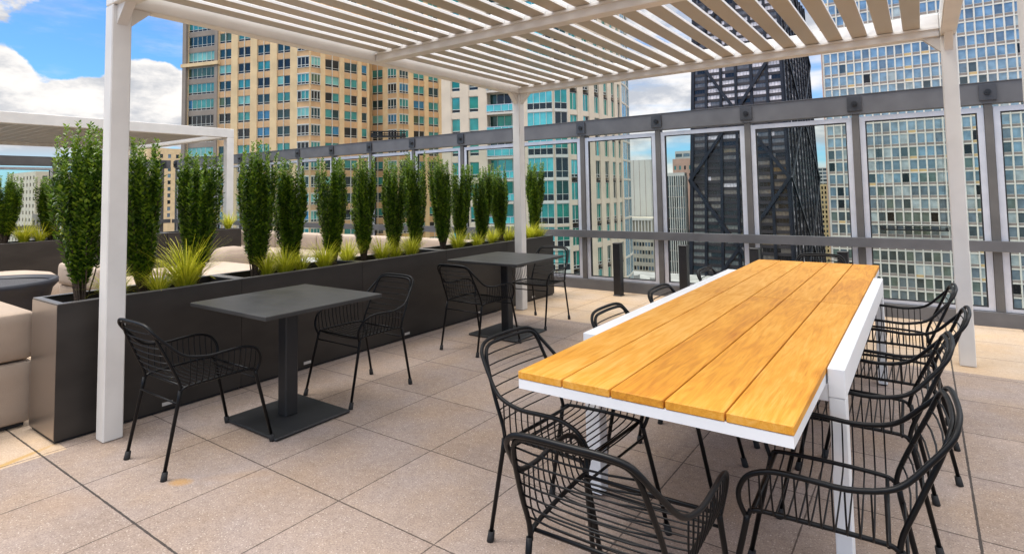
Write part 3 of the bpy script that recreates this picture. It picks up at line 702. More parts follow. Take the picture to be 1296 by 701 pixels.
def sofa(name,label,cat,base,seat=(),back=(),legs=True):
    x0,x1,y0,y1=base; r=empty(name,((x0+x1)/2,(y0+y1)/2,0),label=label,cat=cat); ox,oy=(x0+x1)/2,(y0+y1)/2
    m=MB(); cushion(m,x0-ox,x1-ox,y0-oy,y1-oy,.03,.27,.03,0); m.build('base',M['fabric'],r,norm=True)
    for (a,b,c,d_,z0,z1) in seat:
        m=MB(); cushion(m,a-ox,b-ox,c-oy,d_-oy,z0,z1,.03,.008); m.build('seat_cushion',M['fabric2'],r,norm=True)
    for (a,b,c,d_,z0,z1) in back:
        m=MB(); cushion(m,a-ox,b-ox,c-oy,d_-oy,z0,z1,.045,.0); m.build('back_cushion',M['fabric2'],r,norm=True)
    m=MB()
    for sx in (x0+.08,x1-.08):
        for sy in (y0+.08,y1-.08): m.box(sx-ox-.03,sx-ox+.03,sy-oy-.03,sy-oy+.03,.001,.03)
    m.build('feet',M['gasket'],r)
    return r
# near sofa beside the end planter
r=empty('sofa',(-5.5,.6,0),label='cream fabric sofa block at the left edge beside the near end of the hedge planter',cat='sofa')
m=MB(); cushion(m,-.46,.46,-1.2,.74,.03,.435,.03,0); m.build('base',M['fabric'],r,norm=True)
m=MB(); cushion(m,-.46,.46,-1.2,.745,.445,.765,.04,.0); m.build('armrest',M['fabric'],r,norm=True)
m=MB(); m.box(-.42,.42,-1.15,.70,.005,.03); m.build('feet',M['gasket'],r)
# fire bowl
r=empty('fire_bowl',(-8.3,1.76,0),label='dark navy round fire bowl filled with glassy gravel beside the near sofa',cat='fire pit')
def lathe(prof,n=40,m=0):
    mb=MB(); i0=0
    for (rad,z) in prof:
        for k in range(n):
            a=2*math.pi*k/n; mb.v.append((rad*math.cos(a),rad*math.sin(a),z))
    for i in range(len(prof)-1):
        for k in range(n):
            k2=(k+1)%n; mb.f.append((i*n+k,i*n+k2,(i+1)*n+k2,(i+1)*n+k)); mb.m.append(m); mb.sm.append(True)
    return mb
mb=lathe([(0.01,.02),(.40,.02),(.45,.06),(.52,.30),(.57,.54),(.62,.60),(.62,.65),(.58,.655),(.55,.62)]); mb.build('bowl',M['firebowl'],r,norm=True)
mb=lathe([(.56,.61),(.35,.635),(0.01,.64)]); mb.build('gravel',M['gravel'],r,norm=True)
# pouf and block chair
r=empty('pouf',(-9.95,2.28,0),label='rounded pale cream pouf beyond the dark fire bowl at the left edge',cat='pouf')
mb=lathe([(0.01,.02),(.50,.02),(.60,.10),(.64,.28),(.61,.44),(.50,.53),(.30,.57),(.01,.58)]); mb.build('upholstery',M['fabric2'],r,norm=True)
mb=lathe([(.515,.0),(.515,.02),(.01,.021)]); mb.build('plinth',M['gasket'],r,norm=True)
sofa('lounge_chair','square cream lounge chair between the fire bowl and the first hedge shrub','chair',(-8.9,-7.6,2.55,3.6),seat=((-8.88,-7.62,2.57,3.58,.275,.47),),back=((-8.88,-7.62,2.55,2.82,.475,.74),))
# sectional along the glass screen
sofa('sofa','long cream sectional sofa running along the foot of the glass screen behind the hedge','sofa',(-14.2,-5.6,6.35,7.25),
   seat=tuple((a,a+1.42,6.36,7.0,.275,.43) for a in (-14.19,-12.76,-11.33,-9.90,-8.47,-7.04)),
   back=tuple((a,a+1.42,6.95,7.25,.40,.745) for a in (-14.19,-12.76,-11.33,-9.90,-8.47,-7.04)))
sofa('sofa','cream sofa block with a wide flat seat just behind the third and fourth hedge shrubs','sofa',(-9.9,-7.7,3.9,5.1),seat=((-9.88,-7.72,3.92,5.08,.275,.43),))
r=empty('bolster_cushion',(-9.95,5.28,0),label='thick round cream bolster seen between the third and fourth hedge shrubs',cat='cushion')
mb=MB(); cushion(mb,-.26,.26,-.30,.30,.0,.62,.19,.03); mb.build('upholstery',M['fabric'],r,norm=True)
r=empty('coffee_table',(-8.55,6.02,0),label='low white coffee table in front of the sectional sofa behind the hedge',cat='table')
mb=MB(); mb.box(-.55,.55,-.3,.3,.37,.40,bev=.005); mb.build('tabletop',M['white2'],r)
for sx in (-.5,.5):
    for sy in (-.26,.26):
        mb=MB(); mb.box(sx-.02,sx+.02,sy-.02,sy+.02,.001,.37); mb.build('leg',M['white2'],r)
r=empty('side_table',(-6.95,3.1,0),label='small white framed side table left of the flat cream sofa behind the hedge',cat='table')
mb=MB(); mb.box(-.24,.24,-.24,.24,.60,.62,bev=.004); mb.build('tabletop',M['tabletop'],r)
for sx in (-.21,.21):
    for sy in (-.21,.21):
        mb=MB(); mb.box(sx-.017,sx+.017,sy-.017,sy+.017,.001,.60); mb.build('leg',M['white2'],r)

# ------------------------------------------------------------------ city
def fmap(P0,P1,taper=None):
    """maps (u,d,z): u metres along the facade, d metres proud of it"""
    P0=Vector((*P0,0)); P1=Vector((*P1,0)); t=(P1-P0).normalized(); n=Vector((t.y,-t.x,0)); L=(P1-P0).length
    def F(u,d,z): return tuple(P0+t*u+n*d+Vector((0,0,z)))
    return F,L
class Facades:
    """collects the wall and the windows of a building"""
    def __init__(s,root,gmats,trim): s.root=root; s.g=gmats; s.trim=trim; s.win=[]
    def window(s,F,u0,u1,z0,z1,d=-.18,lights=2,transom=0,gi=0,gi2=None,size=1.,fr=.07,trimw=True,proud=0.05):
        mb=MB()
        w=(u1-u0)/lights
        def pane(a,b,c,e,g): mb.quad(F(a,d,c),F(b,d,c),F(b,d,e),F(a,d,e),1+g)
        for i in range(lights):
            a,b=u0+i*w,u0+(i+1)*w
            if transom:
                pane(a,b,z0,z0+transom,s.dark); pane(a,b,z0+transom,z1,gi if i==0 or gi2 is None else gi2)
            else: pane(a,b,z0,z1,gi if i==0 or gi2 is None else gi2)
        if fr:
            for i in range(1,lights): mb.box(u0+i*w-fr/2,u0+i*w+fr/2,d,d+proud,z0,z1,0,fn=F)
            mb.box(u0,u0+fr,d,d+proud,z0,z1,0,fn=F); mb.box(u1-fr,u1,d,d+proud,z0,z1,0,fn=F)
            mb.box(u0,u1,d,d+proud,z0,z0+fr,0,fn=F); mb.box(u0,u1,d,d+proud,z1-fr,z1,0,fn=F)
            if transom: mb.box(u0,u1,d,d+proud,z0+transom-fr/2,z0+transom+fr/2,0,fn=F)
        s.win.append((size,mb))
    dark=1
    def finish(s):
        s.win.sort(key=lambda q:-q[0])
        mats=[s.trim]+s.g
        for sz,mb in s.win[:100]: mb.build('window',mats,s.root)
        if len(s.win)>100:
            big=MB()
            for sz,mb in s.win[100:]:
                o=len(big.v); big.v+=mb.v; big.f+=[tuple(i+o for i in f) for f in mb.f]; big.m+=mb.m; big.sm+=mb.sm
            w=big.build('window',mats,s.root); w['kind']='stuff'
def visz(x,y,z,pt=Vector((0,0,1.52))):
    # nearness, with windows that the deck or roof hides put last
    dd=math.hypot(x,y); e=(z-1.52)/dd
    pen=0 if -.16<e<.31 else 1000
    return -(math.sqrt(dd*dd+z*z)+pen)

# ---- building A : tan brick apartment tower
rA=empty('apartment_tower',(-95,60,-95),label='tan brick apartment tower with teal windows, tallest on the left above the hedge',cat='building')
rA.location=(0,0,0)
fa=Facades(rA,G_A,M['white_trim']); fa.dark=4
rnd=random.Random(3)
def pickA():
    r=rnd.random(); return 0 if r<.36 else 1 if r<.58 else 2 if r<.72 else 4 if r<.88 else 3 if r<.94 else 5
wallA=MB()
ZB,ZT=-95,52; pitch=3.04; ztop=16.95   # ztop : a window head
rows=[ztop+pitch*k for k in range(-14,12)]
def facadeA(P0,P1,cols,skip=()):
    F,L=fmap(P0,P1)
    wallA.box(0,L,-.6,-.35,ZB,ZT,0,fn=F)
    edges=[0]
    cols=sorted(cols)
    zlo=rows[0]-1.9
    wallA.box(0,L,-.35,0,ZB,zlo,0,fn=F)
    # piers
    cur=0
    for (u0,u1,k) in cols:
        if u0-cur>.05: wallA.box(cur,u0,-.35,.10,zlo,ZT,(0 if k!='stone' else 2),fn=F)
        cur=u1
    if L-cur>.05: wallA.box(cur,L,-.35,.10,zlo,ZT,0,fn=F)
    for (u0,u1,k) in cols:
        for zi,zt in enumerate(rows):
            h=1.92 if k!='stone' else 2.1
            if k=='bay':
                wallA.box(u0,u1,-.35,.0,zt+.0,zt+pitch-h-.0,1,fn=F)
                wallA.box(u0,u1,.0,.14,zt,zt+.14,3,fn=F)
            else:
                wallA.box(u0,u1,-.35,-.02,zt,zt+pitch-h,(1 if k!='stone' else 2),fn=F)
            g=pickA(); g2=g if rnd.random()<.75 else pickA()
            n={'std':2,'bay':3,'stone':6,'one':1}[k]
            P=F((u0+u1)/2,0,zt-1)
            fa.window(F,u0,u1,zt-h,zt,d=-.16 if k!='bay' else .04,lights=n,transom=.42 if k!='bay' else .45,gi=g,gi2=g2,size=visz(*P),fr=.06 if k!='bay' else .09,proud=.05)
        if k=='std': # pale riser pipe down the middle of each window column
            um=(u0+u1)/2; wallA.box(um-.05,um+.05,-.02,.06,zlo,ZT,3,fn=F)
A0,A1,A2=(-115.37,52.26),(-88.23,60.66),(-86.75,72.5)
B0,B1,B2=(-90.5,75.04),(-83.44,76.99),(-81.45,87.3)
facadeA(A0,A1,[(.5,7.1,'stone')]+[(8.05+4.42*k,10.95+4.42*k,'std') for k in range(4)]+[(25.75,28.3,'bay')])
facadeA(A1,A2,[(.12,1.9,'bay'),(2.85,5.65,'std'),(6.65,9.4,'std'),(10.3,11.5,'one')])
facadeA(A2,B0,[])
facadeA(B0,B1,[(1.3,3.8,'std'),(4.95,6.95,'bay')])
facadeA(B1,B2,[(.12,2.2,'bay'),(3.4,6.0,'std'),(7.0,9.5,'std')])
F,L=fmap(A0,A1); wallA.box(-.8,8.2,-.3,.55,26.3,26.95,0,fn=F); wallA.box(-.4,.45,.101,.5,ZB,ZT,2,fn=F); wallA.box(7.15,7.9,.101,.3,ZB,ZT,2,fn=F)
# closing walls and roof
back=[A0,A1,A2,B0,B1,B2,(-112,100),(-122,78)]
for a,b in ((B2,(-112,100)),((-112,100),(-122,78)),((-122,78),A0)):
    F,L=fmap(a,b); wallA.box(0,L,-.6,0,ZB,ZT,0,fn=F)
wallA.poly([(x,y,ZT) for x,y in back],0)
wallA.build('wall',[M['brick'],M['brick_o'],M['stone_grey'],M['white_trim']],rA,norm=False)
fa.finish()

def platform(name,P,t,L,label):
    """hanging maintenance platform"""
    t=Vector((*t,0)).normalized(); n=Vector((t.y,-t.x,0)); P=Vector(P)
    r=empty(name,tuple(P),label=label,cat='platform')
    F=lambda u,d,z: tuple(t*u+n*d+Vector((0,0,z)))
    m=MB(); m.box(0,L,0,.8,0,.34,fn=F); m.build('floor',M['bollard'],r,norm=True)
    m=MB()
    for z in (.55,1.05):
        for d_ in (0,.76): m.box(0,L,d_,d_+.05,z,z+.13,fn=F)
    k=0
    while k<=L:
        for d_ in (0,.76): m.box(k,k+.11,d_,d_+.05,.34,1.18,fn=F)
        k+=L/8
    m.build('railing',M['bollard'],r,norm=True)
    for u in (.4,L-.4):
        m=MB(); m.tube([F(u,.4,1.0),F(u,.4,34)],.025,5); m.build('cable',M['bollard'],r)
        m=MB(); m.box(u-.25,u+.25,.15,.65,.2,.8,fn=F); m.build('hoist',M['pedestal'],r,norm=True)
platform('hanging_platform',(-86.6,72.8,12.3),(3.2,3.6),6.6,'dark hanging maintenance platform on the tan brick tower')

# ---- building B : cream tower with green glass and curved side
rB=empty('apartment_tower',(0,0,0),label='cream stone tower with green glass bay and curved side behind the middle white post',cat='building')
fb=Facades(rB,G_B,M['white_trim']); fb.dark=4
rnd=random.Random(8); wallB=MB()
ZBb,ZTb=-95,60; pb=3.1
rowsB=[15.0+pb*k for k in range(-14,15)]
def pickB():
    r=rnd.random(); return 0 if r<.38 else 1 if r<.58 else 3 if r<.86 else 2 if r<.93 else 4
def facadeB(P0,P1,cols):
    F,L=fmap(P0,P1); wallB.box(0,L,-1.6,-1.35,ZBb,ZTb,0,fn=F); zlo=rowsB[0]-2.5; cur=0
    wallB.box(0,L,-1.35,0,ZBb,zlo,0,fn=F)
    for (u0,u1,k) in cols:
        if u0-cur>.05: wallB.box(cur,u0,-1.35,.05,zlo,ZTb,0,fn=F)
        cur=u1
    if L-cur>.05: wallB.box(cur,L,-1.35,.05,zlo,ZTb,0,fn=F)
    for (u0,u1,k) in cols:
        for i,zt in enumerate(rowsB):
            P=F((u0+u1)/2,0,zt-1); sz=visz(*P); g=pickB(); g2=g if rnd.random()<.7 else pickB()
            if k=='win':
                wallB.box(u0,u1,-1.35,-.0,zt,zt+pb-2.25,0,fn=F)
                fb.window(F,u0,u1,zt-2.25,zt,d=-.2,lights=1,transom=.5,gi=g,size=sz,fr=.08); 
            elif k=='strip':
                h=2.45 if i%2 else 2.85
                wallB.box(u0,u1,-1.35,-.0,zt,zt+pb-h+(0 if i%2 else 0),0,fn=F) if i%2 else wallB.box(u0,u1,-1.35,-.10,zt,zt+pb-h,2,fn=F)
                fb.window(F,u0,u1,zt-h,zt,d=-.2,lights=2,transom=.45,gi=g,gi2=g2,size=sz,fr=.07)
            elif k=='balc':
                wallB.box(u0,u1,-1.35,.25,zt+.30,zt+.60,1,fn=F)
                fb.window(F,u0,u1,zt-2.4,zt+.3,d=-1.2,lights=4,gi=1 if g!=2 else 3,gi2=g2,size=sz,fr=.08)
                # railing of the balcony
                mb=MB(); z0=zt-2.5
                mb.box(u0,u1,.14,.2,z0+1.02,z0+1.1,0,fn=F); mb.box(u0,u1,.14,.2,z0+.12,z0+.17,0,fn=F)
                mb.quad(F(u0,.17,z0+.17),F(u1,.17,z0+.17),F(u1,.17,z0+1.02),F(u0,.17,z0+1.02),1)
                for q in range(5): 
                    uu=u0+(u1-u0)*q/4; mb.box(uu-.03,uu+.03,.14,.2,z0+.1,z0+1.05,0,fn=F)
                if sz>-500: mb.build('balcony_railing',[M['alu'],G_B[2]],rB,norm=True)
            elif k=='glass':
                wallB.box(u0,u1,-1.35,.20,zt+.27,zt+.62,3 if i%4 else 0,fn=F)
                fb.window(F,u0,u1,zt-2.48,zt+.27,d=.06,lights=4 if u1-u0>3 else 2,transom=.9,gi=2 if g in (0,3) and u1-u0>3 else g,gi2=(2 if rnd.random()<.6 else 3) if u1-u0>3 else g2,size=sz,fr=.06,proud=.06)
            elif k=='blue':
                wallB.box(u0,u1,-1.35,.10,zt+.35,zt+.60,1,fn=F)
                fb.window(F,u0,u1,zt-2.5,zt+.35,d=0,lights=2,gi=5,size=sz,fr=.06)
fb.g=G_B+[bglass('pale_blue_glass',(.14,.30,.40))]
Q=[(-56.25,60.12),(-40.49,65.16),(-39.44,66.98)]
facadeB(Q[0],Q[1],[(1.45,2.85,'win'),(4.2,5.65,'win'),(6.95,11.3,'balc'),(12.85,16.42,'glass')])
facadeB(Q[1],Q[2],[(.10,2.05,'glass')])
seg=[(-39.44,66.98),(-38.75,69.35),(-38.38,72.1),(-38.32,75.0),(-38.45,77.9),(-38.72,80.7),(-39.2,83.7),(-39.9,87.0),(-41.0,90.5)]
for i in range(8):
    a,b=seg[i],seg[i+1]; L=math.dist(a,b)
    facadeB(a,b,[(L/2-.72,L/2+.72,'strip')] if i<6 else [(.2,L-.2,'blue')])
for a,b in (((-41.0,90.5),(-58,100)),((-58,100),(-66,88)),((-66,88),Q[0])):
    F,L=fmap(a,b); wallB.box(1.7,L-.01,-1.6,-.01,ZBb,ZTb-.01,0,fn=F)
wallB.poly([(x,y,ZTb) for x,y in Q+seg[1:]+[(-58,100),(-66,88)]],0)
wallB.build('wall',[M['cream'],M['slab'],M['gasket'],M['white_trim']],rB); fb.finish()

# ---- building F : cream gridded tower at right
rF=empty('office_tower',(0,0,0),label='huge cream tower with a fine grid of blue grey windows on the right',cat='building')
ff=Facades(rF,G_F,M['mullion']); ff.dark=2
rnd=random.Random(21); wallF=MB(); X0f,Yf=-19.48,159.5; cp=1.685; rp=3.02; NC=34; ZTf=64
F,L=fmap((X0f,Yf),(X0f+.35+NC*cp+.35,Yf))
wallF.box(0,L,-.6,-.32,-95,ZTf,0,fn=F)
rowsF=[34.25-rp*k for k in range(-9,28)]
for c in range(NC+1):
    u=.35+c*cp; wallF.box(u-.12,u+.12,-.32,.12,-95,ZTf,0,fn=F)
wallF.box(0,.18,-.32,.3,-95,ZTf,4,fn=F)
for zt in rowsF:
    wallF.box(0,L,-.32,-.05,zt-.02,zt+.26,0,fn=F)
    for c in range(NC):
        u0=.35+c*cp+.12; u1=u0+cp-.24
        up=(zt>20); r=rnd.random()
        och=(c%7==3 and rnd.random()<.55) or r<.04
        wallF.box(u0,u1,-.32,-.10,zt-rp+.26,zt-rp+.82,(2 if och else 1),fn=F)
        hh=(zt-5)/30
        q=rnd.random()
        if zt>12: g=0 if q<.72 else 1 if q<.86 else 4 if q<.93 else 2 if q<.975 else 3
        elif zt>-4: g=1 if q<.3 else 5 if q<.45 else 4 if q<.72 else 2 if q<.82 else 0 if q<.95 else 3
        else: g=2 if q<.27 else 1 if q<.58 else 5 if q<.80 else 4 if q<.94 else 3
        P=F((u0+u1)/2,0,zt-1)
        ff.window(F,u0,u1,zt-rp+.82,zt-.02,d=-.2,lights=1,gi=g,size=visz(*P)+(0 if c<24 else -500),fr=.05)
for a,b in (((X0f+L,Yf),(X0f+L,Yf+38)),((X0f+L,Yf+38),(X0f,Yf+38)),((X0f,Yf+38),(X0f,Yf))):
    F2,L2=fmap(a,b); wallF.box(.62,L2-.01,-.6,-.01,-95,ZTf-.01,0,fn=F2)
wallF.poly([(X0f,Yf,ZTf),(X0f+L,Yf,ZTf),(X0f+L,Yf+38,ZTf),(X0f,Yf+38,ZTf)],0)
wallF.build('wall',[M['mullion'],M['spandrel'],M['spandrel_o'],M['spandrel'],M['pinkstone']],rF); ff.finish()
platform('hanging_platform',(-8.6,158.9,-9.2),(1,0),13.0,'dark hanging maintenance platform on the cream gridded tower')

# ---- building E : black braced tower
rE=empty('office_tower',(0,0,0),label='black steel tower with crossing diagonal braces, between the green glass tower and the cream grid',cat='building')
fe=Facades(rE,G_E,M['blacksteel']); fe.dark=2
rnd=random.Random(4); wallE=MB()
CX,CY=-81.9,368.; HX,HY=26.6,50.
def tf(z): return 1-.00105*(z+22)     # taper
def Emap(side):
    def F(u,d,z):
        k=tf(z)
        if side==0: return (CX+(-HX+u)*k, CY-HY*k-d, z)
        if side==1: return (CX+HX*k+d, CY+(-HY+u)*k, z)
        if side==2: return (CX+(HX-u)*k, CY+HY*k+d, z)
        return (CX-HX*k-d, CY+(HY-u)*k, z)
    return F
ZTE=118; fl=3.8
nf=int((ZTE+95)/fl)
for side,(W,nb) in enumerate(((2*HX,6),(2*HY,10),(2*HX,6),(2*HY,10))):
    F=Emap(side); bw=W/nb
    for k in range(nf):
        z0=-95+k*fl
        wallE.box(0,W,-1.2,-.9,z0,z0+fl,0,fn=F)
        wallE.box(0,W,-.9,0,z0,z0+1.5,0,fn=F)
    for b in range(nb+1):
        u=b*bw; w=(.75 if side%2==0 else .5) if 0<b<nb else 1.5
        for k in range(0,nf,6):
            za=-95+k*fl; zb=min(ZTE,za+6*fl); wallE.box(max(0,u-w),min(W,u+w),0.002,.7,za,zb,1,fn=F)
    # crossing braces
    zc=43; half=37
    for c in range(-2,3):
        zc2=zc+c*2*half
        for s in (-1,1):
            for q in range(8):
                a=-1+q/4; b_=-1+(q+1)/4
                za,zb=zc2+half*a,zc2+half*b_
                if za<-95 or zb>ZTE: continue
                ua=W/2+s*a*W/2; ub=W/2+s*b_*W/2
                P=[F(ua-1.05,.71,za),F(ua+1.05,.71,za),F(ub+1.05,.71,zb),F(ub-1.05,.71,zb)]; P2=[F(ua-1.05,1.5,za),F(ua+1.05,1.5,za),F(ub+1.05,1.5,zb),F(ub-1.05,1.5,zb)]
                wallE.poly(P2,1)
                for i in range(4): wallE.quad(P[i],P[(i+1)%4],P2[(i+1)%4],P2[i],1)
    if side<2:
        for k in range(int((-50+95)/fl),nf):
            z0=-95+k*fl
            for b in range(nb):
                u0=b*bw+(.75 if b else 1.5); u1=(b+1)*bw-(.75 if b<nb-1 else 1.5)
                q=rnd.random(); hi=z0>26
                g=(0 if q<.88 else 1 if q<.96 else 2) if hi else (0 if q<.03 else 1 if q<.42 else 3 if q<.45 else 2)
                if side==1: g=1 if q<.50 else 2 if q<.75 else 0
                if side==0 and b==0: g=1 if q<.6 else 2
                P=F((u0+u1)/2,0,z0+2.5)
                fe.window(F,u0,u1,z0+1.5,z0+fl,d=-.3,lights=4 if side==0 else 2,gi=g,gi2=g if rnd.random()<.8 else rnd.choice((1,2)),size=visz(*P)+(0 if z0<74 else -600),fr=.10,proud=.06)
F0=Emap(0); k=tf(ZTE)
wallE.poly([(CX-HX*k,CY-HY*k,ZTE),(CX+HX*k,CY-HY*k,ZTE),(CX+HX*k,CY+HY*k,ZTE),(CX-HX*k,CY+HY*k,ZTE)],0)
wallE.build('wall',[M['blacksteel'],M['blacksteel2']],rE,norm=False); fe.finish()

# ---- smaller buildings
def block(label,x0,x1,y0,y1,zt,wm,gm,cols,rows,ztopw,rp,ww,wh,side=True,fin=0,name='office_building',trim=None,extra=None,rx=1,seed=1,cat='building'):
    r=empty(name,(0,0,0),label=label,cat=cat); rd=random.Random(seed)
    w=MB(); f=Facades(r,gm,trim or wm); f.dark=min(1,len(gm)-1)
    faces=[((x0,y0),(x1,y0),cols)]
    if side: faces.append(((x1,y0),(x1,y1),max(2,int(cols*(y1-y0)/(x1-x0)))))
    for (a,b,nc) in faces:
        if a==(x1,y0) and b==(x1,y1): a=(x1,y0+.82)
        F,L=fmap(a,b); cp=L/max(1,nc)
        w.box(0,L,-.8,-.4,-95,zt,0,fn=F)
        if nc==0 or rows==0:
            w.box(0,L,-.4,0,-95,zt,0,fn=F); continue
        zl=ztopw-rp*rows
        w.box(0,L,-.4,0,-95,zl,0,fn=F); w.box(0,L,-.4,0,ztopw,zt,0,fn=F)
        for c in range(nc+1):
            u=c*cp; h=(cp-ww)/2
            w.box(max(0,u-h),min(L,u+h),-.4,fin,zl,ztopw,0,fn=F)
        for c in range(nc):
            u0=c*cp+(cp-ww)/2
            for k in range(rows):
                zz=ztopw-rp*k
                w.box(u0,u0+ww,-.4,-.05,zz-rp,zz-wh,0 if not fin else 1,fn=F)
                P=F(u0,0,zz); f.window(F,u0,u0+ww,zz-wh,zz,d=-.25,lights=1,gi=rd.randrange(len(gm)),size=visz(*P),fr=0)
    if not side: 
        F,L=fmap((x1,y0),(x1,y1)); w.box(.82,L,-.8,-.01,-95,zt-.01,0,fn=F)
    for a,b in (((x1,y1),(x0,y1)),((x0,y1),(x0,y0))):
        F,L=fmap(a,b); w.box(.82,L-.82,-.8,-.01,-95,zt-.01,0,fn=F)
    w.poly([(x0,y0,zt+.02),(x1,y0,zt+.02),(x1,y1,zt+.02),(x0,y1,zt+.02)],0)
    if extra: extra(w)
    w.build('wall',[wm,M['spandrel']],r); f.finish(); return r
gd=[G_F[2],G_F[3],G_F[1]]
# pale slab (blank panels) on a pillared podium
def joints(w):
    F,L=fmap((-99,216),(-88.9,216))
    for u in (2.5,5.0,7.5): w.box(u-.08,u+.08,.0,.05,-10,13.1,1,fn=F)
block('pale blank concrete slab building with dark panel joints, just right of the curved cream tower',-99,-89.3,216,219.5,13.1,M['concrete'],gd,0,0,0,3,1,1,side=False,extra=joints,name='office_building')
rr=block('weathered concrete block with pillars and small square windows below the pale slab building',-98.5,-84.4,205,215.4,-9.6,M['concrete_d'],gd,12,13,-15.8,3.0,.9,1.5,side=False,seed=3)
m=MB()
for i in range(11): m.box(-97.9+i*1.3,-97.5+i*1.3,204.3,204.9,-15.2,-10.6)
m.box(-98.5,-84.4,204.2,205.0,-10.5,-9.7); m.build('pillar',M['concrete'],rr)
# striped grey tower
block('slim grey tower with close vertical stripes left of the black braced tower',-124.2,-112.4,322,326,10.4,M['concrete'],[G_F[2],G_F[3]],9,12,8.6,6.2,.85,5.6,side=True,fin=.35,seed=5)
block('pinkish stone building top rising behind the slim striped grey tower',-134,-114.5,362,385,20.5,M['pinkstone'],[G_A[0],G_F[3]],6,3,16,5,1.2,2.6,side=False,seed=6)
block('narrow reddish brick tower squeezed between the striped grey tower and the black braced tower',-115.5,-106.7,346,352,12.5,M['pinkstone'],[G_F[3],G_F[2]],3,22,10.5,3.2,1.0,1.7,side=True,seed=7)
block('distant modern grey building with long glass bands just left of the black tower',-157,-139,430,455,30,M['concrete'],[G_F[1],G_F[2]],3,8,28,4,5.0,2.6,side=True,seed=9)
block('golden brown building with small windows in the gap left of the cream gridded tower',-70,-50,480,520,2.5,M['golden'],[G_F[3],G_F[2]],9,18,.8,3.6,1.1,2.1,side=False,seed=10)
block('blue glass office building far behind in the gap left of the cream gridded tower',-88,-58,600,640,18.5,M['concrete'],[G_F[2],G_F[1]],8,9,17.5,3.4,3.2,2.2,side=False,seed=11)
block('low building with a white roof seen through the bottom of the glass screen',-100,-40,112,190,-27.5,M['roofwhite'],gd,12,4,-31,3.4,1.4,1.8,side=True,seed=12,
   extra=None)
rw=empty('roof_equipment',(-72,170,-27.48),label='white air handling units on the low white roof beyond the glass screen',cat='roof equipment')
m=MB(); rd=random.Random(2)
for i in range(9):
    x=-18+i*4.2+rd.uniform(-1,1); y=rd.uniform(-8,10); w=rd.uniform(1,2.4); m.box(x,x+w,y,y+w*1.3,.02,rd.uniform(.7,1.8),bev=.05)
m.build('housing',M['roofwhite'],rw)
m=MB(); m.tube([(-20,-4,.5),(16,-3,.5)],.25,8); m.build('duct',M['steel'],rw)
# far left through the screen
block('small tan block beyond the screen, left of the tall brick tower',-345,-322,128,175,27,M['brick'],gd,6,10,24,3.4,1.5,2,side=True,seed=13)
block('cream apartment block seen through the far left screen behind the small shrubs',-372,-330,86,112,14.5,M['cream'],[G_A[1],G_A[4]],9,12,12.5,3.2,1.8,1.6,side=True,seed=14)
block('brown brick block low behind the small distant shrubs at the far left',-240,-212,62,84,-3,M['stone_grey'],[G_A[1],G_A[4]],8,6,-5,3.2,1.8,1.6,side=True,seed=15)

# ------------------------------------------------------------------ world, sun, camera
SUN_EL,SUN_AZ=70.,235.     # azimuth clockwise from +Y
w=bpy.data.worlds.new('World'); scn.world=w; w.use_nodes=True; nt=w.node_tree; L=nt.links
bg=nt.nodes['Background']; bg.inputs[1].default_value=.10
sky=N(nt,'ShaderNodeTexSky',sky_type='NISHITA'); sky.sun_disc=False; sky.sun_elevation=R(SUN_EL); sky.sun_rotation=R(SUN_AZ); sky.altitude=200; sky.air_density=1.0; sky.dust_density=.6; sky.ozone_density=2.0
tc=N(nt,'ShaderNodeTexCoord'); dirv=tc.outputs['Generated']
def wm(op,a,c=None,d=None,clamp=False):
    n=N(nt,'ShaderNodeMath',operation=op); n.use_clamp=clamp
    for i,q in enumerate((a,c,d)):
        if q is None: continue
        if isinstance(q,(int,float)): n.inputs[i].default_value=q
        else: L.new(q,n.inputs[i])
    return n.outputs[0]
sp=N(nt,'ShaderNodeSeparateXYZ'); L.new(dirv,sp.inputs[0])
el=wm('ARCSINE',sp.outputs[2])
def noise(scale,detail,rough,stretch=(1,1,1),off=(0,0,0),dist=0):
    mp=N(nt,'ShaderNodeMapping'); mp.inputs['Scale'].default_value=stretch; mp.inputs['Location'].default_value=off; L.new(dirv,mp.inputs[0])
    n=N(nt,'ShaderNodeTexNoise'); n.inputs['Scale'].default_value=scale; n.inputs['Detail'].default_value=detail; n.inputs['Roughness'].default_value=rough; n.inputs['Distortion'].default_value=dist; L.new(mp.outputs[0],n.inputs[0]); return n.outputs['Fac']
def ramp(x,a,b):
    n=N(nt,'ShaderNodeMapRange',interpolation_type='SMOOTHSTEP'); n.inputs[1].default_value=a; n.inputs[2].default_value=b; L.new(x,n.inputs[0]); return n.outputs[0]
# azimuth weight: 0 on the left (blue with cumulus), 1 towards +Y and right (stratus)
azn=N(nt,'ShaderNodeVectorMath',operation='DOT_PRODUCT'); L.new(dirv,azn.inputs[0]); azn.inputs[1].default_value=(.35,.937,0)
right=ramp(azn.outputs['Value'],.15,.62)
n_a=noise(7.5,9,.56,(1,1,1.5)); n_b=noise(22,6,.6,(1,1,1.3),(3,1,2))
def blob(az,e,rad,soft=.5,amp=.45):
    a=R(az); c=(math.sin(a)*math.cos(R(e)),math.cos(a)*math.cos(R(e)),math.sin(R(e)))
    v=N(nt,'ShaderNodeVectorMath',operation='DISTANCE'); L.new(dirv,v.inputs[0]); v.inputs[1].default_value=c
    q=N(nt,'ShaderNodeMapRange',interpolation_type='SMOOTHSTEP'); q.inputs[1].default_value=rad*1.25; q.inputs[2].default_value=rad*.35; q.inputs[3].default_value=0; q.inputs[4].default_value=amp; L.new(v.outputs['Value'],q.inputs[0]); return q.outputs[0]
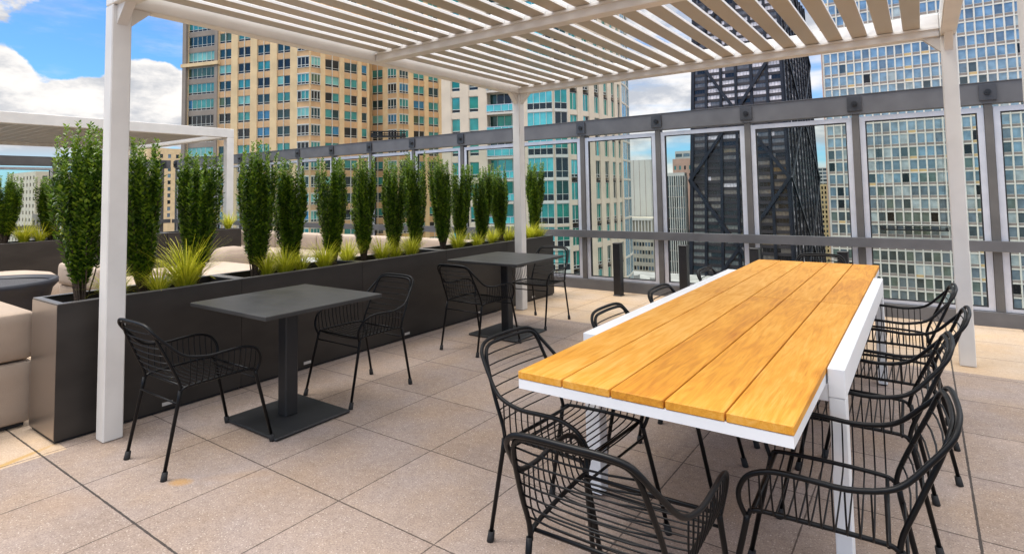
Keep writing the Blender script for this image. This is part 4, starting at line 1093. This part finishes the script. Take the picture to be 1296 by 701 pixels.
BL=[(-77.8,14.8,.050,.5,.32),(-77.8,9.4,.045,.5,.32),(-69.0,10.4,.042,.5,.34),(-66.5,9.6,.045,.5,.34),(-72.2,8.2,.05,.5,.25),(-73.2,11.8,.055,.5,-.30),(-66.5,14.2,.06,.5,-.30),(-71,15,.06,.5,-.25)]
acc=wm('ADD',n_a,wm('MULTIPLY_ADD',n_b,.42,-.21))
for b_ in BL: acc=wm('ADD',acc,blob(*b_))
# low cumulus bank on the left
bank=wm('MULTIPLY',ramp(el,.215,.12),.34); acc=wm('ADD',acc,bank)
cum=ramp(wm('SUBTRACT',acc,.0),.66,.76)
cum=wm('MULTIPLY',cum,ramp(el,.035,.075))
# stratus
n_s=noise(3.2,6,.5,(1,1,5.5),(1,4,.3)); strat=wm('MAXIMUM',wm('MULTIPLY',ramp(n_s,.36,.56),.95),wm('MULTIPLY',ramp(el,.25,.5),.95))
cov=wm('ADD',wm('MULTIPLY',cum,wm('SUBTRACT',1.,right)),wm('MULTIPLY',strat,right),clamp=True)
thin=wm('MULTIPLY',ramp(noise(4,7,.6,(1,1,4),(7,2,5)),.5,.72),wm('MULTIPLY',wm('SUBTRACT',1.,right),.45))
cov=wm('MAXIMUM',cov,thin); cov=wm('MAXIMUM',cov,wm('MULTIPLY',ramp(el,.36,.6),.93))
shade=ramp(noise(11,7,.6,(1,1,2.2),(0,0,.055)),.38,.62)
ca=N(nt,'ShaderNodeMix',data_type='RGBA'); L.new(shade,ca.inputs[0]); ca.inputs[6].default_value=(3.2,3.3,3.55,1); ca.inputs[7].default_value=(5.7,5.5,5.3,1)
hi=wm('MULTIPLY_ADD',ramp(el,.33,.75),2.6,1.0); cs=N(nt,'ShaderNodeVectorMath',operation='SCALE'); L.new(ca.outputs[2],cs.inputs[0]); L.new(hi,cs.inputs['Scale'])  # clouds above the view brightened to add fill light
# blue sky, saturated a little
hs=N(nt,'ShaderNodeMix',data_type='RGBA',blend_type='MULTIPLY'); hs.inputs[0].default_value=1; L.new(sky.outputs[0],hs.inputs[6]); hs.inputs[7].default_value=(.42,.72,1.0,1)
mx=N(nt,'ShaderNodeMix',data_type='RGBA'); L.new(cov,mx.inputs[0]); L.new(hs.outputs[2],mx.inputs[6]); L.new(cs.outputs[0],mx.inputs[7])
L.new(mx.outputs[2],bg.inputs[0])
sun=bpy.data.lights.new('sun','SUN'); sun.energy=1.5; sun.angle=R(20); sun.color=(1,.94,.86)
so=bpy.data.objects.new('sun',sun); COL.objects.link(so)
a=R(SUN_AZ); sd=Vector((math.sin(a)*math.cos(R(SUN_EL)),math.cos(a)*math.cos(R(SUN_EL)),math.sin(R(SUN_EL))))
so.rotation_euler=sd.to_track_quat('Z','Y').to_euler(); so.location=sd*30

cam=bpy.data.cameras.new('camera'); co=bpy.data.objects.new('camera',cam); COL.objects.link(co); scn.camera=co
yaw,pitch_,roll=.6046,.0568,-.0185
c,s=math.cos(yaw),math.sin(yaw)
f=Vector((-s,c,0)); r_=Vector((c,s,0)); u=Vector((0,0,1))
f2=f*math.cos(pitch_)+u*math.sin(pitch_); u2=u*math.cos(pitch_)-f*math.sin(pitch_)
r2=r_*math.cos(roll)+u2*math.sin(roll); u3=u2*math.cos(roll)-r_*math.sin(roll)
co.matrix_world=Matrix(((r2.x,u3.x,-f2.x,0),(r2.y,u3.y,-f2.y,0),(r2.z,u3.z,-f2.z,1.52),(0,0,0,1)))
cam.sensor_width=36; cam.lens=722.49/1296*36; cam.shift_x=(648-666.78)/1296; cam.shift_y=(200.69-350.5)/1296
cam.clip_start=.05; cam.clip_end=200000
vs=scn.view_settings; vs.view_transform='Standard'; vs.look='None'; vs.gamma=1; vs.exposure=.92
scn.render.film_transparent=False
scn.cycles.max_bounces=8; scn.cycles.transparent_max_bounces=24; scn.cycles.sample_clamp_indirect=6
try: scn.cycles.use_denoising=True
except Exception: pass
